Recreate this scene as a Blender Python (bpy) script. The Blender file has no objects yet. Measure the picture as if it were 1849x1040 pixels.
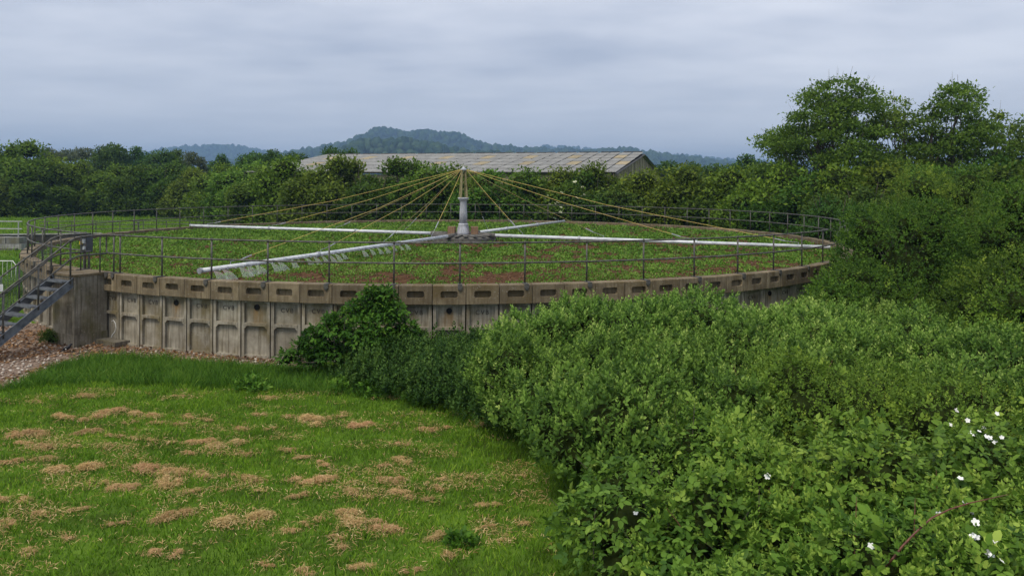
import bpy, math, random
import numpy as np
from mathutils import Vector, Matrix

# ---------------------------------------------------------------- camera, sky, sun, exposure
S = bpy.context.scene
COL = S.collection
ZT = 2.05                      # top of the tank wall above the ground (m)
CAM_H = ZT + 2.7283            # eye height
FPX, HOR, ROLL = 1430.0, 328.5, 0.0049      # focal length / horizon in pixels of the 1849 px photo
TC = (-2.8646, 38.762)         # centre of the round tank
RR = 17.782                    # radius of the ring railing
A0 = -2.07583                  # angle of the first railing post
cam = bpy.data.cameras.new('camera'); camo = bpy.data.objects.new('camera', cam); COL.objects.link(camo)
cam.sensor_width = 36; cam.lens = 36*FPX/1849; cam.shift_y = -(520-HOR)/1849
cam.clip_start = .1; cam.clip_end = 30000
camo.location = (0, 0, CAM_H); camo.rotation_euler = (math.pi/2, -ROLL, 0)
S.camera = camo

SUN_EL, SUN_AZ = math.radians(58), math.radians(215)     # azimuth clockwise from +Y: behind-left of the camera
W = bpy.data.worlds.new('World'); S.world = W; W.use_nodes = True
nt = W.node_tree; nt.nodes.clear()
def N(t, **k):
    n = nt.nodes.new(t)
    for a, b in k.items(): setattr(n, a, b)
    return n
def LK(a, b): nt.links.new(a, b)
def MATH(op, a, b=None, c=None):
    n = N('ShaderNodeMath', operation=op)
    for i, v in enumerate((a, b, c)):
        if v is None: continue
        if isinstance(v, (int, float)): n.inputs[i].default_value = v
        else: LK(v, n.inputs[i])
    return n.outputs[0]
out = N('ShaderNodeOutputWorld'); bg = N('ShaderNodeBackground'); bg.inputs[1].default_value = .1
sky = N('ShaderNodeTexSky', sky_type='NISHITA', sun_disc=False, sun_elevation=SUN_EL, sun_rotation=SUN_AZ)
tc = N('ShaderNodeTexCoord'); sp = N('ShaderNodeSeparateXYZ'); LK(tc.outputs['Generated'], sp.inputs[0])
zc = MATH('MAXIMUM', sp.outputs[2], 0.0)
den = MATH('ADD', zc, .10)
u = MATH('DIVIDE', sp.outputs[0], den); v = MATH('DIVIDE', sp.outputs[1], den)
def cloud(su, sv, scale, detail, seed):
    cb = N('ShaderNodeCombineXYZ'); LK(MATH('MULTIPLY', u, su), cb.inputs[0]); LK(MATH('MULTIPLY', v, sv), cb.inputs[1]); cb.inputs[2].default_value = seed
    n = N('ShaderNodeTexNoise'); n.inputs['Scale'].default_value = scale; n.inputs['Detail'].default_value = detail; n.inputs['Roughness'].default_value = .5
    LK(cb.outputs[0], n.inputs['Vector']); return n.outputs[0]
c1 = cloud(.5, .72, .62, 5, 12.4); c2 = cloud(.9, 1.15, 2.4, 5, 9.1)
mixc = MATH('ADD', MATH('MULTIPLY', c1, .75), MATH('MULTIPLY', c2, .25))
rp = N('ShaderNodeValToRGB'); LK(mixc, rp.inputs[0])
rp.color_ramp.elements[0].position = .36; rp.color_ramp.elements[0].color = (2.65/8, 2.95/8, 3.7/8, 1)
rp.color_ramp.elements[1].position = .60; rp.color_ramp.elements[1].color = (5.0/8, 5.15/8, 5.65/8, 1)
sc8 = N('ShaderNodeVectorMath', operation='SCALE'); sc8.inputs[3].default_value = 8.0; LK(rp.outputs[0], sc8.inputs[0])
hz = N('ShaderNodeMapRange'); LK(zc, hz.inputs[0]); hz.inputs[1].default_value = 0; hz.inputs[2].default_value = .19; hz.inputs[3].default_value = .85; hz.inputs[4].default_value = 0
hm = N('ShaderNodeMix', data_type='RGBA'); LK(hz.outputs[0], hm.inputs[0]); LK(sc8.outputs[0], hm.inputs[6]); hm.inputs[7].default_value = (5.25, 5.32, 5.7, 1)
sm = N('ShaderNodeMix', data_type='RGBA'); sm.inputs[0].default_value = .93; LK(sky.outputs[0], sm.inputs[6]); LK(hm.outputs[2], sm.inputs[7])
LK(sm.outputs[2], bg.inputs[0]); LK(bg.outputs[0], out.inputs[0])
sl = bpy.data.lights.new('sun', 'SUN'); sl.energy = 1.5; sl.angle = math.radians(22); sl.color = (1, .92, .77)
so = bpy.data.objects.new('sun', sl); COL.objects.link(so)
sd = Vector((math.sin(SUN_AZ)*math.cos(SUN_EL), math.cos(SUN_AZ)*math.cos(SUN_EL), math.sin(SUN_EL)))
so.rotation_euler = sd.to_track_quat('Z', 'Y').to_euler(); so.location = (0, 0, 60)
S.view_settings.view_transform = 'Standard'; S.view_settings.look = 'None'
S.view_settings.exposure = 0.8; S.view_settings.gamma = 1
S.render.engine = 'CYCLES'; S.cycles.use_denoising = True; S.cycles.max_bounces = 6
S.cycles.transparent_max_bounces = 12; S.cycles.volume_bounces = 0

# ---------------------------------------------------------------- helpers
def ray(px, py):
    x, y = px-924.5, py-HOR; c, s = math.cos(ROLL), math.sin(ROLL)
    return (x*c+y*s)/FPX, -(-x*s+y*c)/FPX
def at(px, py, Y):
    a, b = ray(px, py); return Vector((a*Y, Y, CAM_H+b*Y))
def gnd(px, py, z=0.):
    a, b = ray(px, py); Y = (z-CAM_H)/b; return Vector((a*Y, Y, z))
def ring(k, r=RR, z=0.):        # k counted in railing bays (64 to the circle)
    a = A0+k*2*math.pi/64; return Vector((TC[0]+r*math.cos(a), TC[1]+r*math.sin(a), z))

def mat(name, c1, c2=None, scale=4., rough=.8, detail=6, c3=None, stretch=(1, 1, 1), bump=0., coord='Object', objrand=0., metal=0., spec=.3, lo=.35, hi=.65):
    m = bpy.data.materials.new(name); m.use_nodes = True; t = m.node_tree; b = t.nodes['Principled BSDF']
    b.inputs['Roughness'].default_value = rough; b.inputs['Metallic'].default_value = metal; b.inputs['Specular IOR Level'].default_value = spec
    if c2 is None: b.inputs['Base Color'].default_value = (*c1, 1); return m
    co = t.nodes.new('ShaderNodeTexCoord'); mp = t.nodes.new('ShaderNodeMapping'); mp.inputs['Scale'].default_value = stretch
    t.links.new(co.outputs[coord], mp.inputs[0])
    if objrand:
        oi = t.nodes.new('ShaderNodeObjectInfo'); vm = t.nodes.new('ShaderNodeVectorMath'); vm.operation = 'SCALE'; vm.inputs[0].default_value = (37, 91, 53)
        t.links.new(oi.outputs['Random'], vm.inputs[3]); t.links.new(vm.outputs[0], mp.inputs[1])
    n = t.nodes.new('ShaderNodeTexNoise'); n.inputs['Scale'].default_value = scale; n.inputs['Detail'].default_value = detail; n.inputs['Roughness'].default_value = .62
    t.links.new(mp.outputs[0], n.inputs['Vector'])
    r = t.nodes.new('ShaderNodeValToRGB'); t.links.new(n.outputs[0], r.inputs[0]); e = r.color_ramp.elements
    e[0].position = lo; e[0].color = (*c1, 1); e[1].position = hi; e[1].color = (*c2, 1)
    if c3: k = e.new((lo+hi)/2); k.color = (*c3, 1)
    last = r.outputs[0]
    if objrand:
        hs = t.nodes.new('ShaderNodeHueSaturation'); mr = t.nodes.new('ShaderNodeMapRange'); mr.inputs[3].default_value = 1-objrand; mr.inputs[4].default_value = 1+objrand
        t.links.new(oi.outputs['Random'], mr.inputs[0]); t.links.new(mr.outputs[0], hs.inputs['Value']); t.links.new(last, hs.inputs['Color']); last = hs.outputs[0]
    t.links.new(last, b.inputs['Base Color'])
    if bump:
        bp = t.nodes.new('ShaderNodeBump'); bp.inputs['Strength'].default_value = bump; bp.inputs['Distance'].default_value = .02
        t.links.new(n.outputs[0], bp.inputs['Height']); t.links.new(bp.outputs[0], b.inputs['Normal'])
    return m
def nodes_of(m): t = m.node_tree; return t, t.nodes['Principled BSDF']

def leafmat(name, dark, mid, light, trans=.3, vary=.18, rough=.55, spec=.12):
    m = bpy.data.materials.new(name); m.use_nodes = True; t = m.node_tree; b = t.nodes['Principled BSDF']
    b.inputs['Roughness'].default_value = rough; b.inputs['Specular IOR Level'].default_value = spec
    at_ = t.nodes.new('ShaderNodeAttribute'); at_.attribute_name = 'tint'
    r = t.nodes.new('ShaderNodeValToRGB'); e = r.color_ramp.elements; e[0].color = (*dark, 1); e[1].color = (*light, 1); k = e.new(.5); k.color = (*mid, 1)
    t.links.new(at_.outputs['Fac'], r.inputs[0])
    oi = t.nodes.new('ShaderNodeObjectInfo'); hs = t.nodes.new('ShaderNodeHueSaturation')
    mr = t.nodes.new('ShaderNodeMapRange'); mr.inputs[3].default_value = 1-vary; mr.inputs[4].default_value = 1+vary; t.links.new(oi.outputs['Random'], mr.inputs[0]); t.links.new(mr.outputs[0], hs.inputs['Value'])
    m2 = t.nodes.new('ShaderNodeMapRange'); m2.inputs[3].default_value = .5+vary*.09; m2.inputs[4].default_value = .5-vary*.12
    ml = t.nodes.new('ShaderNodeMath'); ml.operation = 'FRACT'; mm = t.nodes.new('ShaderNodeMath'); mm.operation = 'MULTIPLY'; mm.inputs[1].default_value = 7.31
    t.links.new(oi.outputs['Random'], mm.inputs[0]); t.links.new(mm.outputs[0], ml.inputs[0]); t.links.new(ml.outputs[0], m2.inputs[0]); t.links.new(m2.outputs[0], hs.inputs['Hue'])
    t.links.new(r.outputs[0], hs.inputs['Color']); t.links.new(hs.outputs[0], b.inputs['Base Color'])
    tr = t.nodes.new('ShaderNodeBsdfTranslucent'); t.links.new(hs.outputs[0], tr.inputs[0])
    mx = t.nodes.new('ShaderNodeMixShader'); mx.inputs[0].default_value = trans
    o = t.nodes['Material Output']; t.links.new(b.outputs[0], mx.inputs[1]); t.links.new(tr.outputs[0], mx.inputs[2]); t.links.new(mx.outputs[0], o.inputs[0])
    return m

def link(name, me, m=None, parent=None, loc=None):
    o = bpy.data.objects.new(name, me); COL.objects.link(o)
    if m is not None and me is not None and not me.materials: me.materials.append(m)
    if parent: o.parent = parent
    if loc is not None: o.location = loc
    return o
def tag(o, label, cat=None, group=None, kind=None):
    o['label'] = label
    if cat: o['category'] = cat
    if group: o['group'] = group
    if kind: o['kind'] = kind
    return o
def empty(name, label, cat, loc=(0, 0, 0), rz=0., group=None):
    o = bpy.data.objects.new(name, None); COL.objects.link(o); o.location = loc; o.rotation_euler = (0, 0, rz); o.empty_display_size = .2
    return tag(o, label, cat, group)
def copy_tree(o, parent=None):
    c = o.copy(); COL.objects.link(c); c.parent = parent
    for ch in o.children: copy_tree(ch, c)
    return c
def fast(name, V, F, m, tint=None, smooth=False):
    me = bpy.data.meshes.new(name); V = np.asarray(V, np.float32); F = np.asarray(F, np.int32); k = F.shape[1]
    me.vertices.add(len(V)); me.vertices.foreach_set('co', V.ravel())
    me.loops.add(F.size); me.loops.foreach_set('vertex_index', F.ravel())
    me.polygons.add(len(F)); me.polygons.foreach_set('loop_start', np.arange(0, F.size, k, dtype=np.int32))
    if tint is not None:
        a = me.attributes.new('tint', 'FLOAT', 'POINT'); a.data.foreach_set('value', np.asarray(tint, np.float32))
    me.update(calc_edges=True)
    if smooth: me.polygons.foreach_set('use_smooth', np.ones(len(F), bool))
    me.materials.append(m); return me

class MB:
    def __init__(s): s.v = []; s.f = []
    def add(s, vs, fs):
        o = len(s.v); s.v += [tuple(p) for p in vs]; s.f += [tuple(i+o for i in f) for f in fs]; return s
    def box(s, c, d, rz=0., M=None):
        x, y, z = d[0]/2, d[1]/2, d[2]/2
        P = [Vector((a*x, b*y, e*z)) for a in (-1, 1) for b in (-1, 1) for e in (-1, 1)]
        R = M if M else Matrix.Rotation(rz, 3, 'Z')
        return s.add([R@p+Vector(c) for p in P], [(0, 1, 3, 2), (4, 6, 7, 5), (0, 4, 5, 1), (2, 3, 7, 6), (0, 2, 6, 4), (1, 5, 7, 3)])
    def tube(s, pts, r, n=8, cap=True, closed=False):
        pts = [Vector(p) for p in pts]; L = len(pts); rs = r if isinstance(r, (list, tuple)) else [r]*L
        V = []; up = None
        for i, p in enumerate(pts):
            if closed: d = pts[(i+1) % L]-pts[i-1]
            else: d = pts[min(i+1, L-1)]-pts[max(i-1, 0)]
            d.normalize()
            if up is None: up = d.orthogonal().normalized() if abs(d.z) > .9 else Vector((0, 0, 1))
            a = (up-d*up.dot(d))
            a = a.normalized() if a.length > 1e-4 else d.orthogonal().normalized()
            up = a; b = d.cross(a)
            V += [p+(a*math.cos(2*math.pi*j/n)+b*math.sin(2*math.pi*j/n))*rs[i] for j in range(n)]
        F = []
        for i in range(L if closed else L-1):
            for j in range(n): F.append((i*n+j, i*n+(j+1) % n, ((i+1) % L)*n+(j+1) % n, ((i+1) % L)*n+j))
        if cap and not closed: F += [tuple(range(n))[::-1], tuple((L-1)*n+j for j in range(n))]
        return s.add(V, F)
    def lathe(s, prof, c=(0, 0, 0), n=16):
        V = [(c[0]+r*math.cos(2*math.pi*j/n), c[1]+r*math.sin(2*math.pi*j/n), c[2]+z) for r, z in prof for j in range(n)]
        F = [(i*n+j, i*n+(j+1) % n, (i+1)*n+(j+1) % n, (i+1)*n+j) for i in range(len(prof)-1) for j in range(n)]
        F += [tuple(range(n))[::-1], tuple((len(prof)-1)*n+j for j in range(n))]
        return s.add(V, F)
    def ball(s, c, r, n=8, m=5, sc=(1, 1, 1)):
        V = [(c[0], c[1], c[2]-r*sc[2])]
        for i in range(1, m):
            t = math.pi*i/m
            V += [(c[0]+r*sc[0]*math.sin(t)*math.cos(2*math.pi*j/n), c[1]+r*sc[1]*math.sin(t)*math.sin(2*math.pi*j/n), c[2]-r*sc[2]*math.cos(t)) for j in range(n)]
        V.append((c[0], c[1], c[2]+r*sc[2])); F = [(0, 1+(j+1) % n, 1+j) for j in range(n)]
        for i in range(m-2):
            for j in range(n): F.append((1+i*n+j, 1+i*n+(j+1) % n, 1+(i+1)*n+(j+1) % n, 1+(i+1)*n+j))
        T = len(V)-1; F += [(T, 1+(m-2)*n+j, 1+(m-2)*n+(j+1) % n) for j in range(n)]
        return s.add(V, F)
    def mesh(s, name, m=None, smooth=False):
        me = bpy.data.meshes.new(name); me.from_pydata(s.v, [], s.f); me.update()
        if smooth:
            me.polygons.foreach_set('use_smooth', [True]*len(me.polygons))
        if m: me.materials.append(m)
        return me
    def build(s, name, m, parent=None, loc=None, smooth=False): return link(name, s.mesh(name, m, smooth), None, parent, loc)

def vnoise(x, y, seed=0):
    x = np.asarray(x, float); y = np.asarray(y, float); xi = np.floor(x).astype(int); yi = np.floor(y).astype(int); fx = x-xi; fy = y-yi
    fx = fx*fx*(3-2*fx); fy = fy*fy*(3-2*fy)
    def h(a, b):
        n = (a*374761393+b*668265263+seed*144269) & 0x7fffffff; n = ((n ^ (n >> 13))*1274126177) & 0x7fffffff
        return ((n ^ (n >> 16)) & 0xffff)/65535.
    return (h(xi, yi)*(1-fx)+h(xi+1, yi)*fx)*(1-fy)+(h(xi, yi+1)*(1-fx)+h(xi+1, yi+1)*fx)*fy
def fbm(x, y, seed=0, o=4):
    s = 0; a = .5; t = 0
    for i in range(o): s = s+a*vnoise(np.asarray(x)*2**i+i*17.3, np.asarray(y)*2**i-i*9.1, seed+i); t += a; a *= .55
    return s/t
def unit(v): return v/np.maximum(np.linalg.norm(v, axis=-1, keepdims=True), 1e-9)

# leaf templates: verts (x along, y across, z out of the blade), triangles, tint offset per vertex
LEAF2 = (np.array([(0, 0, 0), (.42, .27, .07), (1, 0, -.03), (.42, -.27, .07)]), np.array([(0, 2, 1), (0, 3, 2)]), np.zeros(4))
_l6 = np.array([(0, 0, 0), (.5, 0, -.03), (1, 0, -.1), (.28, .29, .05), (.68, .25, .03), (.28, -.29, .05), (.68, -.25, .03)])
_f6 = np.array([(0, 1, 3), (3, 1, 4), (4, 1, 2), (0, 5, 1), (5, 6, 1), (6, 2, 1)])
def combine(parts):
    V = []; F = []; T = []; o = 0
    for v_, f_, t_ in parts: V.append(v_); F.append(f_+o); T.append(t_); o += len(v_)
    return np.concatenate(V), np.concatenate(F), np.concatenate(T)
def rot(v, ax, ang):
    R = np.array(Matrix.Rotation(ang, 3, ax)); return v@R.T
def tri_leaf():
    ps = []
    for a, s_, off in ((0, .62, .34), (1.25, .5, .22), (-1.25, .5, .22)):
        q = rot(rot(_l6*s_, 'Y', .18), 'Z', a); q = q+np.array([off, 0, 0]); ps.append((q, _f6, np.zeros(7)))
    return combine(ps)
TRIFOLIATE = tri_leaf()
def shoot(pairs, ll, spread, tipgain, wide=1.):
    ps = []
    for i in range(pairs):
        t = (i+.6)/pairs; L = ll*(1-.45*t) if i < pairs-1 else ll*.5
        for k in range(2):
            q = LEAF2[0]*np.array([L, L*wide, L]); ang = spread*(1-.55*t)
            q = rot(q, 'Y', -ang); q = rot(q, 'X', math.pi*k+(math.pi/2)*(i % 2)+.3*i)
            ps.append((q+np.array([t*.9, 0, 0]), LEAF2[1], np.full(4, tipgain*(t-.5))))
    ps.append((np.array([(0, -.008, 0), (0, .008, 0), (.95, 0, 0)]), np.array([(0, 1, 2)]), np.zeros(3)))
    return combine(ps)
SHOOT = shoot(5, .42, 1.05, .5, 1.15)
TWIG = shoot(4, .34, 1.0, .25, 1.2)
NETTLE = shoot(5, .42, 1.35, .3, 1.1)
def pal(n, L, wide=1.0):            # palmate clump of n leaves
    ps = []
    for i in range(n):
        q = rot(_l6*np.array([L, L*wide, L]), 'Y', .15); ps.append((rot(q, 'Z', (i-(n-1)/2)*.75), _f6, np.zeros(7)))
    return combine(ps)
PALM = pal(5, 1.0, .95)
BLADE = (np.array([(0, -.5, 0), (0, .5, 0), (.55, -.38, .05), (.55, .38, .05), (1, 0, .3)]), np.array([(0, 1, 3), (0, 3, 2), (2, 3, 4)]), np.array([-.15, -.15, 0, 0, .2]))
ROCK = (np.array([(1, 0, 0), (-.9, .1, 0), (.1, .8, 0), (0, -.9, .1), (.05, .1, .6), (0, 0, -.6)]), np.array([(0, 2, 4), (2, 1, 4), (1, 3, 4), (3, 0, 4), (2, 0, 5), (1, 2, 5), (3, 1, 5), (0, 3, 5)]), np.zeros(6))

def scatter(rng, P, T, Nn, size, tpl, tint, width=None):
    """one copy of the template per point: axis T, blade normal Nn"""
    T = unit(T); Nn = unit(Nn-T*np.sum(Nn*T, 1, keepdims=True)); B = np.cross(Nn, T)
    v_, f_, t_ = tpl; n = len(P); s = np.asarray(size).reshape(-1, 1, 1)*np.ones((n, 1, 1)); w = s if width is None else np.asarray(width).reshape(-1, 1, 1)*np.ones((n, 1, 1))
    V = P[:, None, :]+s*v_[None, :, 0:1]*T[:, None, :]+w*v_[None, :, 1:2]*B[:, None, :]+s*v_[None, :, 2:3]*Nn[:, None, :]
    F = f_[None]+(np.arange(n)*len(v_))[:, None, None]
    tt = np.clip(np.asarray(tint).reshape(-1, 1)+t_[None], 0, 1)
    return V.reshape(-1, 3), F.reshape(-1, 3), tt.ravel()
def join(parts):
    V = []; F = []; T = []; o = 0
    for a, b, c in parts: V.append(a); F.append(b+o); T.append(c); o += len(a)
    return np.concatenate(V), np.concatenate(F), np.concatenate(T)
def rdir(rng, n): return unit(rng.normal(size=(n, 3)))
def lobe_points(rng, lobes, n, depth=.3, zmin=.02, bottom=-.5, others=(), rough=.16):
    L = np.array(lobes, float); wgt = (L[:, 3]*L[:, 4]*L[:, 5])**(2/3); wgt /= wgt.sum()
    P = []; Nn = []; got = 0
    for it in range(14):
        m = n*2; i = rng.choice(len(L), m, p=wgt); d = rdir(rng, m); d = d[(d[:, 2] > bottom)]; i = i[:len(d)]
        rad = 1-np.abs(rng.normal(size=len(d)))*depth*.5+rng.normal(size=len(d))*rough*.35+rough*(fbm(d[:, 0]*2.3+i*3.1, d[:, 1]*2.3+d[:, 2]*3, 5)-.5)*2
        p = L[i, :3]+d*rad[:, None]*L[i, 3:6]
        ok = p[:, 2] > zmin
        for j, q in enumerate(list(L)+[np.array(o) for o in others]):
            e = (p-q[:3])/q[3:6]; ins = (np.sum(e*e, 1) < .62)
            if j < len(L): ins &= (i != j)
            ok &= ~ins
        P.append(p[ok]); Nn.append(unit(d[ok]/L[i[ok], 3:6])); got += ok.sum()
        if got >= n: break
    return np.concatenate(P)[:n], np.concatenate(Nn)[:n]
def core(lobes, k, m, name, parent, seed=0):  # added solid blobs that block light and darken the bush interior
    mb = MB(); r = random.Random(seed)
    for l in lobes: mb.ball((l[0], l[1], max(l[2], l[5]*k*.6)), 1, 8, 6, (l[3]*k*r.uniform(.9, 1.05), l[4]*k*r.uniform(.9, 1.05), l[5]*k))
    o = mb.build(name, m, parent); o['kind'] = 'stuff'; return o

# ---------------------------------------------------------------- materials
M = {}
M['bark'] = mat('bark', (.05, .04, .03), (.12, .10, .075), 9, .9, stretch=(1, 1, .25), bump=.4)
M['twig'] = mat('shade_core', (.012, .019, .005), (.03, .042, .011), 6, 1, spec=0)  # dark colour stands in for shade inside the foliage
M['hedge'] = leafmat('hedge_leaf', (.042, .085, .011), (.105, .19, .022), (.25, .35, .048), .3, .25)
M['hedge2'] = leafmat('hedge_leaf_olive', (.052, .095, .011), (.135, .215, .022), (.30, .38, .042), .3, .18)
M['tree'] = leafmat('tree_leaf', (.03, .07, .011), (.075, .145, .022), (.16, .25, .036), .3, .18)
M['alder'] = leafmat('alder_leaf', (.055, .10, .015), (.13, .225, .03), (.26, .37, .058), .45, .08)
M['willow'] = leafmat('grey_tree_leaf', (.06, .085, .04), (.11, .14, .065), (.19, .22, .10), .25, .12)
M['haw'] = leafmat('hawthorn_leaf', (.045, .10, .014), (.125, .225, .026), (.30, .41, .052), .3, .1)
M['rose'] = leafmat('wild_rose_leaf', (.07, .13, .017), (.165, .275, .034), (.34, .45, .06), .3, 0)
M['pale'] = leafmat('pale_shoot_leaf', (.06, .13, .021), (.185, .325, .05), (.43, .56, .14), .3, .06)
M['bramble'] = leafmat('bramble_leaf', (.05, .115, .016), (.155, .275, .034), (.36, .48, .08), .25, .08, rough=.5)
M['syc'] = leafmat('elder_leaf', (.025, .075, .010), (.07, .175, .018), (.18, .32, .04), .3, .05)
M['nettle'] = leafmat('nettle_leaf', (.022, .058, .012), (.058, .125, .024), (.12, .21, .04), .25, .1)
M['grass'] = leafmat('lawn_blade', (.06, .125, .010), (.155, .31, .019), (.37, .49, .05), .3, 0)
M['tall'] = leafmat('tall_grass_blade', (.04, .10, .014), (.10, .23, .022), (.25, .38, .06), .3, 0)
M['weed'] = leafmat('bed_weed_leaf', (.045, .11, .013), (.115, .235, .027), (.25, .38, .065), .25, 0)
M['straw'] = leafmat('dry_cuttings', (.31, .18, .07), (.58, .40, .18), (.82, .63, .36), .15, .12, rough=.8)
M['litter'] = leafmat('dead_leaf_litter', (.10, .045, .02), (.22, .11, .05), (.36, .22, .11), .1, 0, rough=.9)
M['stone'] = leafmat('clinker_stone', (.06, .032, .02), (.13, .07, .042), (.24, .15, .10), 0, 0, rough=.9)
M['gravel'] = leafmat('rubble_stone', (.17, .11, .08), (.36, .28, .22), (.62, .56, .48), 0, 0, rough=.9)
M['rail'] = mat('weathered_galvanised', (.055, .052, .045), (.16, .15, .135), 7, .6, c3=(.10, .096, .086), metal=.2)
M['steel'] = mat('stair_steel', (.10, .11, .125), (.2, .215, .235), 5, .55, metal=.25)
M['pipe'] = mat('white_pipe', (.42, .45, .49), (.8, .81, .83), 2.5, .3, c3=(.68, .70, .73), stretch=(.5, 3, 3), spec=.5)
M['pipeend'] = mat('pipe_fitting', (.3, .31, .34), (.5, .52, .55), 8, .45, metal=.3)
M['conc'] = None
M['dark'] = mat('near_black', (.012, .011, .01))  # near-black; also stands in for shade in vent holes and roof gaps
M['rope'] = mat('yellow_rope', (.56, .38, .07), (.8, .62, .24), 30, .6)
M['oldrope'] = mat('weathered_rope', (.22, .17, .07), (.36, .29, .12), 30, .8)
M['wood'] = mat('brown_box_wood', (.16, .09, .05), (.32, .2, .12), 6, .8, stretch=(6, 6, .6), bump=.3)
M['grey_wood'] = mat('weathered_timber', (.06, .055, .048), (.2, .19, .17), 5, .85, stretch=(1, 1, 5), bump=.3)
M['moss'] = mat('mossy_post', (.16, .14, .06), (.36, .32, .17), 8, .85, stretch=(1, 1, .3))
M['column'] = mat('painted_column', (.26, .26, .28), (.52, .53, .57), 5, .7, c3=(.42, .43, .46), stretch=(1, 1, .4))
M['box'] = mat('control_box', (.06, .065, .075), (.10, .105, .12), 3, .5)
M['white'] = mat('white_paint', (.72, .72, .68), (.82, .82, .8), 6, .6)
M['cream'] = mat('cream_blossom', (.62, .62, .40), (.8, .8, .6), 9, .7)
M['petal'] = mat('white_petal', (.85, .85, .82), (.92, .92, .9), 9, .6)
M['yellow'] = mat('yellow_plastic', (.6, .42, .04))
M['cane'] = mat('red_brown_cane', (.10, .035, .03), (.2, .08, .05), 20, .6)
M['plumage'] = mat('black_plumage', (.008, .008, .01), (.02, .02, .025), 12, .5)

def concrete(name, base, lightc, stain, moss, rust=False):
    m = mat(name, base, lightc, 2.2, .9, 8, bump=.5, objrand=.24); t, b = nodes_of(m)
    col = b.inputs['Base Color'].links[0].from_socket
    mp = [n for n in t.nodes if n.type == 'MAPPING'][0]
    def noise(scale, sx, sz, det=5):
        m2 = t.nodes.new('ShaderNodeMapping'); m2.inputs['Scale'].default_value = (sx, sx, sz); t.links.new(mp.outputs[0], m2.inputs[0])
        n = t.nodes.new('ShaderNodeTexNoise'); n.inputs['Scale'].default_value = scale; n.inputs['Detail'].default_value = det; t.links.new(m2.outputs[0], n.inputs['Vector']); return n.outputs[0]
    def ramp(s, a, b_):
        r = t.nodes.new('ShaderNodeMapRange'); r.inputs[1].default_value = a; r.inputs[2].default_value = b_; t.links.new(s, r.inputs[0]); return r.outputs[0]
    def mix(f, c1, c2, k=1.):
        x = t.nodes.new('ShaderNodeMix'); x.data_type = 'RGBA'
        q = t.nodes.new('ShaderNodeMath'); q.operation = 'MULTIPLY'; q.inputs[1].default_value = k; t.links.new(f, q.inputs[0]); t.links.new(q.outputs[0], x.inputs[0])
        t.links.new(c1, x.inputs[6])
        if isinstance(c2, tuple): x.inputs[7].default_value = (*c2, 1)
        else: t.links.new(c2, x.inputs[7])
        return x.outputs[2]
    col = mix(ramp(noise(3, 5, .35), .46, .72), col, stain, .8)
    col = mix(ramp(noise(1.6, 1, .8), .5, .68), col, moss, .8)
    col = mix(ramp(noise(26, 1, 1, 2), .66, .74), col, (.5, .48, .42), .55)
    if rust:
        co = t.nodes.new('ShaderNodeTexCoord'); s = t.nodes.new('ShaderNodeSeparateXYZ'); t.links.new(co.outputs['Object'], s.inputs[0])
        ab = t.nodes.new('ShaderNodeMath'); ab.operation = 'ABSOLUTE'; t.links.new(s.outputs[0], ab.inputs[0])
        fx = ramp(ab.outputs[0], .22, .02); fz = ramp(s.outputs[2], 1.42, 1.3); fz2 = ramp(s.outputs[2], .75, 1.25)
        a1 = t.nodes.new('ShaderNodeMath'); a1.operation = 'MULTIPLY'; t.links.new(fx, a1.inputs[0]); t.links.new(fz, a1.inputs[1])
        a2 = t.nodes.new('ShaderNodeMath'); a2.operation = 'MULTIPLY'; t.links.new(a1.outputs[0], a2.inputs[0]); t.links.new(fz2, a2.inputs[1])
        a3 = t.nodes.new('ShaderNodeMath'); a3.operation = 'MULTIPLY'; t.links.new(a2.outputs[0], a3.inputs[0]); t.links.new(ramp(noise(4, 3, .6), .3, .6), a3.inputs[1])
        col = mix(a3.outputs[0], col, (.26, .15, .05), .9)
    t.links.new(col, b.inputs['Base Color']); return m
M['panel'] = concrete('precast_panel', (.20, .175, .13), (.38, .345, .275), (.11, .09, .055), (.16, .125, .055))
M['panelr'] = concrete('precast_panel_rusty', (.20, .175, .13), (.38, .345, .275), (.11, .09, .055), (.16, .125, .055), True)
M['coping'] = concrete('coping_concrete', (.13, .10, .062), (.25, .20, .125), (.09, .065, .035), (.12, .085, .035))
M['pillar'] = concrete('pillar_concrete', (.11, .095, .07), (.23, .205, .16), (.065, .055, .035), (.11, .095, .035))
M['oldconc'] = concrete('channel_concrete', (.2, .2, .19), (.36, .36, .34), (.12, .115, .10), (.14, .13, .08))

# ---------------------------------------------------------------- the setting: ground, bed, hills
gm = mat('grass_ground', (.045, .07, .014), (.11, .19, .025), 1.2, 1, 8, c3=(.075, .135, .019), coord='Object', spec=0, bump=.6)
mb = MB(); xs = [-9000, -2000, -400, -120]+list(range(-60, 61, 4))+[120, 400, 2000, 9000]; ys = [-9000, -400, -60]+list(range(-20, 141, 4))+[300, 1000, 3000, 9000]
for y in ys:
    for x in xs: mb.v.append((x, y, 0.))
for j in range(len(ys)-1):
    for i in range(len(xs)-1): a = j*len(xs)+i; mb.f.append((a, a+1, a+1+len(xs), a+len(xs)))
g = mb.build('ground', gm); tag(g, 'grassy ground reaching away to the horizon', kind='structure')

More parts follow.
